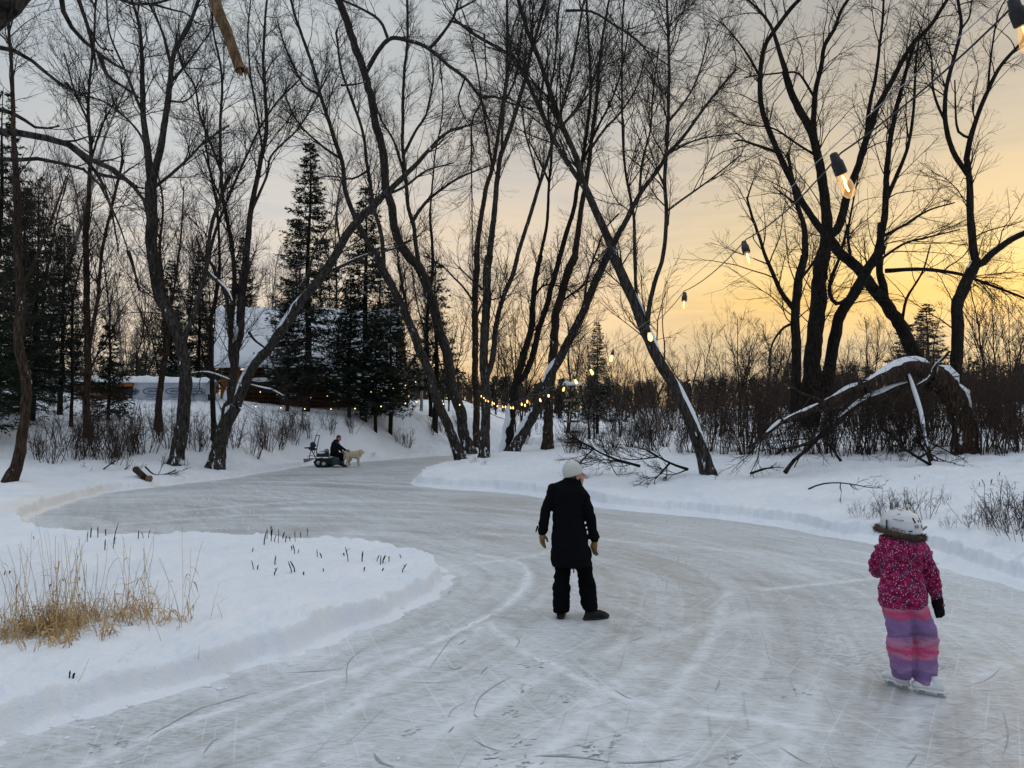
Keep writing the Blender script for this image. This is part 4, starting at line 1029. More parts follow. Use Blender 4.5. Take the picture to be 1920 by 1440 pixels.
# ------------------------------------------------------------------ house and sheds
M['wall'] = bark_mat('timber_wall', (.035, .018, .010), (.11, .055, .026), 0, .8)
M['board'] = plain('orange_board', (.30, .115, .03), .7, .2, .25, 8)
M['wood'] = plain('sawn_wood', (.20, .12, .055), .8, .2, .45, 12)
M['dark'] = plain('dark_gap', (.012, .010, .009), .9, .1, .2)
M['wrap'] = plain('white_wrap', (.50, .53, .58), .5, .4, .08, 6, .2)
M['ink'] = plain('blue_ink', (.05, .06, .14), .6, .3, .1)
M['pane'] = emis('lit_pane', (1.0, .88, .74), .75)
def house():
    D = 47.0
    eL, eR, = P(399, 690, D), P(745, 686, D + 1.0)
    rL, rR = P(403, 584, D + 4.2), P(746, 590, D + 5.2)
    gz = on(eL[0], D + 1) - .6
    root = empty('timber_house', [eL[0], D, gz], 'timber house with a steep snow-covered roof behind the spruces', 'house')
    o = np.array(root.location)
    def slab(name, a, b, c, d, th, mat):
        v = np.array([a, b, c, d]); n = nrm(np.cross(v[1] - v[0], v[3] - v[0]))
        mb = MB().add(np.vstack([v, v + n * th]) - o, [[0, 3, 2, 1], [4, 5, 6, 7], [0, 1, 5, 4], [1, 2, 6, 5], [2, 3, 7, 6], [3, 0, 4, 7]])
        return mb.build(name, mat, root, False)
    back = [np.array([rL[0], rL[1] + 4.2, eL[2]]), np.array([rR[0], rR[1] + 4.2, eR[2]])]
    roof = slab('roof', eL, eR, rR, rL, .12, M['dark'])
    slab('roof', rL, rR, back[1], back[0], .12, M['dark'])
    # snow lying on the roof: thick, rounded at the eave, slightly wavy
    nx, ny = 60, 26; V = []
    up = nrm(np.cross(eR - eL, rL - eL))
    for side in (0, 1):
        for i in range(nx):
            for j in range(ny):
                u, v = i / (nx - 1), j / (ny - 1)
                p = eL * (1 - u) * (1 - v) + eR * u * (1 - v) + rL * (1 - u) * v + rR * u * v
                e = min(u * 40, (1 - u) * 40, v * 12 + .15, 1) ** .5
                t = (.42 * e + .05 * float(fbm2(np.array([u * 9]), np.array([v * 4]), 3, 3)[0])) if side else .125
                V.append(p + up * t + (np.array([0, -.22, -.10]) if j == 0 else 0))
    n = nx * ny; V = np.array(V); q = []
    for i in range(nx - 1):
        for j in range(ny - 1):
            a = i * ny + j; q.append([n + a, n + a + ny, n + a + ny + 1, n + a + 1])
    for i in range(nx - 1):
        q.append([i * ny, (i + 1) * ny, n + (i + 1) * ny, n + i * ny])
    for j in range(ny - 1):
        q.append([j, n + j, n + j + 1, j + 1]); b = (nx - 1) * ny; q.append([b + j, b + j + 1, n + b + j + 1, n + b + j])
    ob = MB().add(V - o, q).build('roof_snow', M['cap'], None); ob.parent = roof
    # walls
    wl, wr = eL + [.35, 1.0, 0], eR + [-.35, 1.0, 0]
    H = eL[2] - gz + .5
    def wbox(name, a, b, z0, z1, th, mat, par=root, dy=0.0):
        c = (a + b) / 2; d = b - a; L_ = np.hypot(d[0], d[1]); an = math.atan2(d[1], d[0])
        mb = MB().box([0, 0, 0], [L_, th, z1 - z0], np.array(Matrix.Rotation(an, 3, 'Z')))
        return MB().add(mb.V[0] + np.array([c[0], c[1] + dy, (z0 + z1) / 2]) - o, mb.Q[0]).build(name, mat, par, False)
    wall = wbox('wall', wl, wr, gz, eL[2] + .3, .2, M['wall'])
    mb = MB(); dv = wr - wl   # log courses
    for k in range(11):
        z = gz + .2 + k * .26
        if z > eL[2]: break
        mb.tubes(np.array([wl * (1 - t) + wr * t for t in (0, .5, 1)]) * [1, 1, 0] + [0, -.10, z] - o, np.full(3, .12), 8)
    lg = mb.build('log_course', M['wall'], None); lg.parent = wall
    for e0, bk in ((wl, back[0]), (wr, back[1])):   # gable ends
        f = np.array([e0[0], e0[1], gz]); g = np.array([e0[0], bk[1] - .6, gz]); top = np.array([e0[0], rL[1] if e0 is wl else rR[1], (rL if e0 is wl else rR)[2] - .1])
        v = np.array([f, g, [g[0], g[1], eL[2]], top, [f[0], f[1], eL[2]]]); v2 = v + [.12 if e0 is wl else -.12, 0, 0]
        MB().add(np.vstack([v, v2]) - o, [[0, 1, 2, 4], [5, 9, 7, 6], [0, 5, 6, 1], [1, 6, 7, 2], [4, 9, 5, 0]], [[4, 2, 3], [9, 8, 7], ]).build('wall', M['wall'], root, False)
    def at(px, py, dy=-.25): return P(px, py, D + .95 + dy)
    for x0, x1, y0, y1 in ((414, 431, 704, 748), (433, 450, 690, 742), (601, 608, 684, 716), (640, 655, 700, 706)):
        a, b = at(x0, y1), at(x1, y0); 
        MB().box((a + b) / 2 - o, [b[0] - a[0], .10, b[2] - a[2]]).build('post' if y1 - y0 > 20 else 'board', M['board'], root, False)
    for x0, x1, y0, y1, lit in ((452, 458, 685, 694, True), (505, 540, 712, 742, False), (560, 590, 705, 735, False), (690, 715, 702, 730, False)):
        a, b = at(x0, y1, -.18), at(x1, y0, -.18); c = (a + b) / 2 - o; s = [b[0] - a[0], .06, b[2] - a[2]]
        w = MB().box(c, [s[0] + .12, .08, s[2] + .12]).build('window', M['board' if lit else 'wall'], root, False)
        MB().box(c - [0, .05, 0], s).build('pane', M['pane' if lit else 'dark'], w, False)
    mb = MB(); a, b = at(470, 714, -.7), at(512, 710, -.7)
    mb.ell((a + b) / 2 - o, [(b[0] - a[0]) / 2, .35, .14]); mb.build('ledge_snow', M['cap'], root)
house()

def snow_slab(p0, p1, w, th, seed, n=50, m=9):
    """rounded snow lying along a top from p0 to p1"""
    V = []
    for i in range(n):
        u = i / (n - 1)
        for j in range(m):
            v = j / (m - 1) * 2 - 1
            e = max(0, 1 - abs(v) ** 3.5) ** .6 * min(1, min(u, 1 - u) * 14 + .12) ** .6
            z = th * e * (1 + .35 * float(fbm2(np.array([u * 7.]), np.array([v * .8]), 3, seed)[0]))
            V.append(p0 * (1 - u) + p1 * u + np.array([0, v * w, z - (.03 if abs(v) > .98 else 0)]))
    q = [[i * m + j, (i + 1) * m + j, (i + 1) * m + j + 1, i * m + j + 1] for i in range(n - 1) for j in range(m - 1)]
    V = np.array(V); V2 = V.copy(); V2[:, 2] = np.minimum(V2[:, 2], (np.repeat(np.linspace(p0[2], p1[2], n), m)) - .01)
    N = len(V)
    mb = MB().add(np.vstack([V, V2]), q + [[N + a, N + d, N + c, N + b] for a, b, c, d in q])
    return mb

def lumber():
    D = float(ground(320, 750)[1]) + .8
    a, b = P(146, 713, D), P(256, 716, D - .5); z0 = on(b[0], D) - .5
    root = empty('lumber_pile', [a[0], D, z0], 'low stack of brown sawn lumber under a snow cap', 'lumber pile'); o = np.array(root.location)
    rs = np.random.RandomState(3)
    top = min(a[2], b[2])
    for k in range(5):
        z = top - .12 - k * .21
        for j in range(4):
            for y in range(3):
                x0 = a[0] + (b[0] - a[0]) * (j / 4) + rs.uniform(-.05, .08); x1 = a[0] + (b[0] - a[0]) * ((j + 1) / 4) + rs.uniform(-.1, .0)
                MB().box(np.array([(x0 + x1) / 2, D + (y - 1) * .42 + rs.uniform(-.04, .04), z]) - o, [x1 - x0, .38, .17]).build('timber', M['wood'] if rs.rand() < .25 else M['wall'], root, False)
    c0, c1 = P(223, 723, D - .75), P(251, 719, D - .75)
    MB().box((c0 + c1) / 2 - o, [c1[0] - c0[0], .3, .22]).build('end_block', M['board'], root, False)
    snow_slab(np.array([a[0] - .15, D, top]) - o, np.array([b[0] + .2, D - .1, top - .02]) - o, .85, .34, 4).build('snow_cap', M['cap'], root)
    a, b = P(254, 718, D - .5), P(392, 716, D - .5)
    root = empty('wrapped_lumber_stack', [a[0], D - .2, z0], 'long lumber stack in white printed wrap under a snow cap', 'lumber stack'); o = np.array(root.location)
    top = (a[2] + b[2]) / 2; bot = min(on(P(p_, 740, D)[0], D - .8) for p_ in (254, 300, 350, 392)) - .3
    nx, nz = 70, 10; V = []
    yf = D - .75
    for i in range(nx):
        for j in range(nz):
            u, v = i / (nx - 1), j / (nz - 1)
            V.append([a[0] + (b[0] - a[0]) * u, yf - .04 * float(fbm2(np.array([u * 16]), np.array([v * 2.]), 3, 8)[0]) - .03 + (.18 * (u - .93) / .07 if u > .93 else 0), bot + (top - bot) * v])
    q = [[i * nz + j, (i + 1) * nz + j, (i + 1) * nz + j + 1, i * nz + j + 1] for i in range(nx - 1) for j in range(nz - 1)]
    mb = MB().add(np.array(V) - o, q); mb.box(np.array([(a[0] + b[0]) / 2, yf + .75, (top + bot) / 2]) - o, [b[0] - a[0] - .04, 1.3, top - bot - .02])
    wr = mb.build('wrap', M['wrap'], root)
    mk = MB()
    for px, w in ((253, 12), (290, 17), (332, 17), (373, 16)):
        c = P(px, 734, D - .5); r = w * (D - .5) / F_PX; t = np.linspace(0, 2 * PI, 29)
        ring = np.stack([c[0] + r * np.cos(t), np.full(29, yf - .075), c[2] + r * .34 * np.sin(t)], 1)
        mk.tubes(ring - o, np.full(29, .020), 4)
        for s in range(5):
            x = c[0] + r * (-.5 + s * .25); zz = [c[2] - .06, c[2] + (.09 if s % 2 else .05)]
            mk.tubes(np.array([[x, yf - .075, zz[0]], [x + .05, yf - .075, zz[1]], [x + .11, yf - .075, zz[0] + .02]]) - o, np.full(3, .020), 4)
        mk.tubes(np.array([[c[0] - r * .7, yf - .075, c[2] - r * .55], [c[0] + r * .7, yf - .075, c[2] - r * .55]]) - o, np.full(2, .012), 4)
    mk.build('printed_logo', M['ink'], wr)
    c = P(307, 723, D - .6); MB().box(c - o, [.42, .12, .12]).build('batten', M['board'], root, False)
    for px in (368, 388): MB().ell(P(px, 745, D - .6) - o - [0, -.1, 0], [.16, .10, .22]).build('gap', M['dark'], wr)
    snow_slab(np.array([a[0] - .1, D + .05, top]) - o, np.array([b[0] + .05, D + .05, top]) - o, .95, .36, 5).build('snow_cap', M['cap'], root)
lumber()
def covered_heap():
    D = 44.0; a, b = P(1057, 743, D), P(1087, 743, D); t = P(1072, 721, D)
    g = on((a[0] + b[0]) / 2, D)
    root = empty('covered_woodpile', [(a[0] + b[0]) / 2, D, g - .1], 'squarish mottled woodpile with a rounded snow top behind the bulbs', 'woodpile'); o = np.array(root.location)
    rs = np.random.RandomState(4); w = b[0] - a[0]; h = max(t[2] - g + .1, .6)
    for k in range(6):
        for j in range(7):
            x = (j + .5) / 7 * w - w / 2; z = (k + .5) / 6 * h
            MB().tubes(np.array([[x, -.45 + rs.uniform(-.03, .03), z], [x, -.44, z], [x, .4, z], [x, .41, z]]), np.array([.01, w / 15, w / 15, .01]), 8).build('split_log', M[('bark_pale', 'wood', 'bark')[rs.randint(3)]], root)
    snow_slab(np.array([-w / 2 - .05, 0, h]), np.array([w / 2 + .05, 0, h]), .5, .17, 6, 20, 9).build('snow_cap', M['cap'], root)
covered_heap()

# ------------------------------------------------------------------ small things on the snow
def snow_log():
    p = [np.array(v) for v in (P(253, 889, 22), P(271, 899, 21.9), P(287, 905, 21.8))]
    g = [ground(255, 893), ground(271, 901), ground(285, 906)]
    g = [q + [0, 0, .09] for q in g]; g[0][2] += .12
    root = empty('broken_log', g[1] - [0, 0, .09], 'short broken log lying on the snow by the far ice edge', 'log'); o = np.array(root.location)
    d = nrm(g[1] - g[0])
    MB().loft([(g[0] - o - d * .02, .06), (g[0] - o, .115), (g[0] - o + d * .2, .10), (g[1] - o - d * .06, .11), (g[1] - o - d * .02, .05)], nrm(np.cross(d, zax)), nrm(np.cross(d, np.cross(d, zax))), 12).build('log_half', M['bark_warm'], root)
    d = nrm(g[2] - g[1])
    MB().loft([(g[1] - o + d * .04, .05), (g[1] - o + d * .08, .10), (g[2] - o - d * .05, .12), (g[2] - o, .06)], nrm(np.cross(d, zax)), nrm(np.cross(d, np.cross(d, zax))), 12).build('log_half', M['peeled'], root)
snow_log()

def stubs():
    def z3(l, ox, oy): return [(ox + x / 3, oy + y / 3, h) for x, y, h in l]
    A = z3([(490, 168, 22), (510, 142, 20), (550, 147, 22), (595, 132, 12), (636, 210, 48), (645, 182, 15), (590, 215, 20), (778, 150, 16), (806, 146, 12), (834, 146, 16)], 0, 960)
    B = z3([(1485, 186, 24), (1502, 152, 20), (1525, 165, 24), (1525, 134, 22), (1543, 172, 14), (1566, 176, 28), (1590, 150, 13), (1606, 172, 12), (1632, 166, 9), (1660, 166, 21), (1692, 150, 11), (1728, 140, 17)], 0, 960)
    Cc = z3([(1658, 238, 19), (1642, 215, 9), (1676, 232, 7), (1785, 255, 14), (1809, 260, 10), (1425, 327, 18), (1448, 327, 9), (1420, 226, 8), (1546, 300, 17), (1543, 360, 15), (1640, 346, 21), (1658, 346, 22), (1708, 356, 6), (1820, 338, 7)], 0, 960)
    Dd = z3([(38, 280, 28), (15, 250, 5), (116, 282, 20), (200, 280, 13), (220, 297, 17), (233, 292, 15), (268, 282, 11), (336, 266, 7), (231, 332, 6), (128, 332, 8), (342, 342, 17)], 640, 960)
    E = [(8, 1078, 8), (18, 1076, 5), (63, 1012, 5), (1590 + 246, 913, 9), (1846, 912, 14), (1858, 910, 12), (1715, 900, 7), (1725, 895, 5), (1874, 892, 7), (130, 1277, 14), (137, 1276, 10)]
    rs = np.random.RandomState(12)
    for lst, lab, grp in ((A, 'dark cut stem poking out of the snow mound behind the straw grass', 'cut stems behind the grass'), (B, 'dark cut stem in the dense bunch at the back edge of the snow mound', 'cut stems at the back edge'),
                          (Cc, 'dark short stem scattered on the middle of the snow mound', 'cut stems on the mound'), (Dd, 'thin dark stem near the rounded tip of the snow mound', 'cut stems at the tip'), (E, 'short dark stub sticking out of otherwise smooth snow', 'stray stubs')):
        for px, py, h in lst:
            g = ground(px, py); H = h * .95 * g[1] / F_PX; a = rs.normal(0, .28); b = rs.normal(0, .2)
            r = rs.uniform(.0045, .0085)
            pts = np.array([[0, 0, -.06], [a * .1 * H, b * .1 * H, .3 * H], [a * .6 * H, b * .5 * H, .7 * H], [a * H, b * H, H]])
            mb = MB().tubes(pts, np.array([r, r, r * 1.25, r * .5]), 6, .15, int(px))
            if rs.rand() < .4:
                q = pts[2]; mb.tubes(np.array([q, q + [.25 * H * rs.choice([-1, 1]), 0, .22 * H]]), np.array([r * .7, r * .3]), 5)
            o = mb.build('cut_stem', M['bark_dark']); o.location = g; tag(o, lab, 'plant stem', grp)
stubs()

def dry_grass():
    rs = np.random.RandomState(21); st, lf = MB(), MB()
    cl = [(30, 1195, 10), (60, 1190, 26), (85, 1185, 50), (110, 1182, 65), (135, 1180, 46), (45, 1180, 26), (160, 1165, 22), (185, 1160, 20), (225, 1165, 24), (255, 1160, 20), (270, 1150, 14), (300, 1165, 8), (15, 1200, 14), (90, 1205, 16), (195, 1190, 12), (130, 1200, 16), (60, 1215, 6), (325, 1165, 6), (345, 1165, 5), (-20, 1190, 20), (-60, 1200, 20), (20, 1170, 10)]
    A, B = [], []
    def strand(g, H, lean, bend, r):
        a = rs.uniform(0, 2 * PI); d = nrm(np.array([math.cos(a) * lean, math.sin(a) * lean, 1])); p = [g - [0, 0, .04]]
        kink = rs.rand() < bend; kk = rs.randint(3, 7)
        for k in range(8):
            p.append(p[-1] + d * H / 8)
            if kink and k == kk: d = nrm(d + [rs.normal(0, 1.1), rs.normal(0, .6), -rs.uniform(.6, 2.0)])
            else: d = nrm(d + rs.randn(3) * .07)
        A.append(p); B.append(np.linspace(r, r * .45, 9))
        return np.array(p)
    for px, py, n in cl:
        for _ in range(int(n * 1.5)):
            g = ground(px + rs.normal(0, 13), py + rs.normal(0, 7)); tall = rs.rand() < .10
            H = rs.uniform(.5, .95) if tall else rs.uniform(.10, .42)
            p = strand(g, H, .16 if tall else .45, .15 if tall else .5, rs.uniform(.002, .0038))
            for _ in range(rs.randint(0, 3)):   # curled blade
                k = rs.randint(1, 7); q = p[k]; a = rs.uniform(0, 2 * PI); L_ = rs.uniform(.06, .24); w = rs.uniform(.004, .009)
                s = np.linspace(0, 1, 6)[:, None]; dd = np.array([math.cos(a), math.sin(a), 0]); up = rs.uniform(.1, .9)
                c = q + dd * L_ * .7 * s + zax * L_ * (up * s - (up + rs.uniform(0, .9)) * s ** 2.2); pw = np.array([-dd[1], dd[0], .3]) * w * np.sin(np.linspace(.4, PI - .05, 6))[:, None]
                lf.add(np.vstack([c + pw, c - pw]), [[i, i + 1, 7 + i, 6 + i] for i in range(5)])
    for px, py, H, l in ((88, 1150, 1.0, .05), (55, 1140, .8, .2), (268, 1150, .95, .03), (275, 1150, .9, .06), (340, 1178, 1.05, .05), (345, 1120, .5, .2), (365, 1160, .35, .5), (392, 1163, .4, .5), (420, 1160, .3, .4), (304, 1205, .3, .3), (140, 1280, .28, .8), (372, 1262, .16, .4), (128, 1130, .7, .15), (240, 1120, .7, .2), (300, 1150, .6, .3), (90, 1170, .9, .1), (130, 1170, .8, .25), (20, 1120, .7, .4)):
        strand(ground(px, py), H, l, .5 if H < .6 else .1, .0022)
    st.tubes(np.array(A), np.array(B), 4)
    root = bpy.data.objects.new('dry_grass', None); C.objects.link(root); tag(root, kind='stuff')
    st.build('stalk', M['straw'], root); lf.build('blade', M['straw'], root)
dry_grass()
# ------------------------------------------------------------------ people, dog, machine
def clothm(name, col, rough=.9, sc=60, var=.2, bmp=.3):
    return plain(name, col, rough, .04, var, sc, bmp)
M['coat'] = clothm('black_wool', (.0065, .0065, .0075), .95)
M['pant'] = clothm('black_snowpants', (.0045, .0045, .0055), .9)
M['hat'] = clothm('cream_knit', (.66, .65, .59), .95, 90, .12, .6)
M['skin'] = plain('skin', (.46, .24, .18), .5, .35, .1, 30)
M['hair'] = plain('brown_hair', (.06, .035, .02), .6, .3, .3, 40)
M['glove'] = plain('tan_leather', (.25, .135, .05), .65, .3, .25, 40)
M['glove_dark'] = plain('dark_palm', (.03, .02, .014), .7, .3, .2, 40)
M['boot'] = plain('grey_boot', (.009, .009, .010), .7, .3, .3, 40)
M['rubber'] = plain('black_rubber', (.012, .012, .013), .6, .4, .2, 40)

def hand(mb, wrist, d, side, s=1.0, curl=.5):
    """a glove: palm, four unequal bent fingers, thumb. d: pointing direction, side: towards the thumb"""
    d = nrm(np.array(d, float)); side = np.array(side, float); side = nrm(side - d * (side @ d)); n = np.cross(d, side)
    w = np.array(wrist, float)
    mb.cap(w, w + d * .05 * s, .032 * s, .036 * s)
    mb.loft([(w + d * .02 * s, .030 * s, .022 * s), (w + d * .05 * s, .042 * s, .024 * s), (w + d * .085 * s, .045 * s, .022 * s), (w + d * .10 * s, .036 * s, .016 * s)], side, n, 14)
    for k, (o, L) in enumerate(((.030, .070), (.010, .080), (-.011, .074), (-.031, .056))):
        p = w + d * .085 * s + side * o * s; a = curl * (.8 + .15 * k); dd = d
        for j, f in enumerate((.45, .32, .26)):
            dd = nrm(dd * math.cos(a * .8) + n * math.sin(a * .8)); q = p + dd * L * f * s
            mb.cap(p, q, (.0125 - .0012 * j) * s, (.0115 - .0012 * j) * s, 10); p = q
    p = w + d * .04 * s + side * .034 * s; q = p + nrm(side * .75 + d * .6 + n * .25) * .042 * s; r = q + nrm(d * .9 + side * .15 + n * .3) * .036 * s
    mb.cap(p, q, .015 * s, .0135 * s, 10); mb.cap(q, r, .0135 * s, .011 * s, 10)

def head(mb, c, fwd, s=1.0):
    """skull, jaw, nose, lips, chin, ears; fwd: looking direction"""
    f = nrm(np.array(fwd, float)); r = nrm(np.cross(f, zax)); u = np.cross(r, f); c = np.array(c, float)
    R = np.stack([r, f, u], 1)
    e = lambda x, y, z: c + (r * x + f * y + u * z) * s
    mb.ell(e(0, -.012, .035), np.array([.074, .093, .085]) * s, R); mb.ell(e(0, .022, -.035), np.array([.060, .068, .075]) * s, R)
    mb.ell(e(0, .062, -.088), np.array([.030, .026, .022]) * s, R)
    mb.cap(e(0, .082, .022), e(0, .108, -.018), .010 * s, .0155 * s, 10); mb.ell(e(.010, .098, -.022), np.array([.009, .010, .008]) * s, R); mb.ell(e(-.010, .098, -.022), np.array([.009, .010, .008]) * s, R)
    mb.ell(e(0, .090, -.050), np.array([.022, .010, .007]) * s, R); mb.ell(e(0, .086, -.062), np.array([.020, .011, .008]) * s, R)
    mb.ell(e(.030, .070, .030), np.array([.024, .014, .010]) * s, R); mb.ell(e(-.030, .070, .030), np.array([.024, .014, .010]) * s, R)
    mb.ell(e(.042, .052, -.022), np.array([.024, .028, .024]) * s, R); mb.ell(e(-.042, .052, -.022), np.array([.024, .028, .024]) * s, R)
    for q in (-1, 1): mb.ell(e(q * .076, -.005, -.008), np.array([.010, .022, .033]) * s, R)
    mb.cap(e(0, -.02, -.06), e(0, -.035, -.16), .055 * s, .058 * s)
    return e, R

def eyes(e, R, s, parent, o):
    for q in (-1, 1):
        ob = MB().ell(e(q * .031, .081, .012) - o, np.array([.009, .007, .005]) * s, R, 10, 6).build('eye', M['rubber'], parent)

def adult():
    g = G(1075, 1158); root = empty('person', g, 'person in a long black coat, white knit hat and tan gloves standing on the ice', 'person')
    K = .001425
    def A(zx, zy, y=0.0): return np.array([(zx - 460) * K, y, (1272 - zy) * K])
    o0 = np.zeros(3)
    # body (one continuous figure: head, neck, hands' wrists hidden by clothing)
    b = MB(); fw = np.array([.94, .34, .06])
    e, R = head(b, A(478, 214, .0), fw, 1.0)
    b.cap(A(458, 310, -.01), A(445, 640, -.01), .07, .08); b.cap(A(440, 640, -.01), A(385, 850, -.01), .07, .055); b.cap(A(460, 640, -.01), A(535, 850, -.01), .07, .055); b.cap(A(385, 850, -.01), A(370, 1180, -.01), .05, .04); b.cap(A(535, 850, -.02), A(575, 1170, -.05), .05, .04)
    b.cap(A(330, 330, -.01), A(252, 470, -.03), .035, .03); b.cap(A(252, 470, -.03), A(230, 640, .0), .03, .024); b.cap(A(535, 362, -.01), A(590, 520, -.02), .035, .03); b.cap(A(590, 520, -.02), A(624, 704, .02), .03, .024)
    b.cap(A(340, 325, -.01), A(530, 345, -.01), .045, .045)
    blob(b, 'body', M['skin'], root, .009, 2)
    eyes(e, R, 1.0, root, o0)
    # brow line of hair under the hat
    b = MB(); b.ell(e(0, -.03, .012), [.080, .085, .06], R); blob(b, 'hair', M['hair'], root, .01, 2)
    # hat
    b = MB(); up = nrm(np.array([-.29, -.05, 1.0])); cx = A(464, 204, -.012) + up * .058
    rows = [(cx - up * .058 , .098, .104), (cx - up * .055, .106, .112), (cx - up * .015, .110, .116), (cx + up * .025, .104, .110), (cx + up * .062, .082, .088), (cx + up * .088, .05, .054), (cx + up * .100, .018, .02)]
    n1 = nrm(np.array([1, 0, .29])); b.loft(rows, n1, nrm(np.cross(up, n1)), 22)
    hat = blob(b, 'knit_hat', M['hat'], root, .008, 2, .0012, 60)
    # coat
    b = MB(); z1, z2 = xax, yax
    def row(zy, l, r, dep, y=-.01): return (A((l + r) / 2, zy, y), (r - l) / 2 * K, dep)
    b.loft([row(892, 308, 590, .145), row(870, 292, 600, .165), row(780, 288, 588, .165), row(660, 296, 566, .155), row(560, 306, 545, .14), row(470, 303, 540, .135), row(390, 298, 548, .135), row(330, 300, 556, .125), row(295, 318, 545, .105), row(268, 375, 515, .08)], z1, z2, 26)
    b.loft([row(300, 392, 520, .085), row(262, 390, 524, .084), row(228, 392, 522, .083)], z1, z2, 20)
    b.cap(A(312, 318, -.01), A(252, 470, -.03), .066, .056); b.cap(A(252, 470, -.03), A(230, 632, .0), .058, .052); b.cap(A(306, 305), A(410, 268), .042, .04)
    b.cap(A(540, 362, -.01), A(590, 520, -.02), .066, .055); b.cap(A(590, 520, -.02), A(624, 690, .02), .057, .050); b.cap(A(545, 340), A(490, 275), .042, .04)
    for x, y in ((231, 612), (621, 668)): b.loft([(A(x, y - 6, 0), .054, .054), (A(x, y, 0), .063, .060), (A(x, y + 14, 0), .064, .062), (A(x, y + 19, 0), .05, .05)], xax, yax, 16)
    coat = blob(b, 'coat', M['coat'], root, .011, 3, .009, 10)
    MB().cap(A(192, 592, -.01), A(180, 630, -.01), .010, .007, 8).build('cuff_tab', M['coat'], coat)
    MB().box(A(455, 885, -.165), [.012, .01, .09]).build('back_vent', M['rubber'], coat, False)
    # trousers
    b = MB()
    b.cap(A(385, 830), A(382, 935, -.005), .090, .090); b.cap(A(382, 935, -.005), A(374, 960, -.01), .09, .088)
    b.loft([(A(378, 925, -.01), .082, .09), (A(377, 1000, -.01), .086, .095), (A(372, 1020, -.01), .094, .10), (A(369, 1120, -.01), .094, .10), (A(369, 1215, -.01), .092, .105), (A(369, 1228, -.01), .085, .10)], xax, yax, 20)
    b.cap(A(525, 830), A(548, 935, -.005), .092, .092)
    b.loft([(A(548, 925, .0), .086, .09), (A(560, 990, .0), .088, .093), (A(564, 1015, .0), .096, .10), (A(572, 1110, -.03), .092, .10), (A(580, 1190, -.06), .086, .10), (A(580, 1206, -.06), .078, .095)], xax, yax, 20)
    b.cap(A(400, 800), A(520, 800), .12, .12)
    blob(b, 'snow_trousers', M['pant'], root, .011, 2, .010, 11, 4)
    # gloves
    for nm, w, d, sd in (('glove', A(229, 636, .0), (-.03, .0, -1), (.55, .8, 0)), ('glove', A(623, 704, .02), (-.02, .12, -1), (-.5, .85, 0))):
        b = MB(); hand(b, w, d, sd, 1.02, .32); blob(b, nm, M['glove'], root, .005, 1)
    # boots
    def boot(c, ang, nm='boot'):
        rz = np.array(Matrix.Rotation(ang, 3, 'Z')); f = rz @ yax; r = rz @ xax
        b = MB()
        b.loft([(c + zax * .02 - f * .095, .03, .03), (c + zax * .03 - f * .07, .042, .04), (c + zax * .055, .046, .055), (c + zax * .05 + f * .09, .048, .045), (c + zax * .04 + f * .15, .040, .032), (c + zax * .032 + f * .175, .018, .016)], r, zax, 14)
        b.loft([(c + zax * .03 - f * .03, .046, .06), (c + zax * .12 - f * .03, .042, .052), (c + zax * .17 - f * .03, .040, .046)], r, f, 14)
        bt = blob(b, nm, M['boot'], root, .008, 2)
        s = MB().loft([(c - f * .105 + zax * .012, .022, .012), (c - f * .085 + zax * .014, .044, .014), (c + zax * .014, .045, .014), (c + f * .09 + zax * .014, .052, .014), (c + f * .16 + zax * .016, .042, .015), (c + f * .188 + zax * .02, .018, .012)], r, zax, 14).build('sole', M['rubber'], bt)
        t = MB().loft([(c + f * .10 + zax * .035, .054, .034), (c + f * .16 + zax * .034, .046, .032), (c + f * .19 + zax * .03, .02, .016)], r, zax, 14).build('toe_cap', M['rubber'], bt)
    boot(A(368, 1272, .02) * [1, 1, 0] + [0, 0, 0], -.12)
    boot(A(598, 1272, -.075) * [1, 1, 0], -1.25)
    return root
adult()

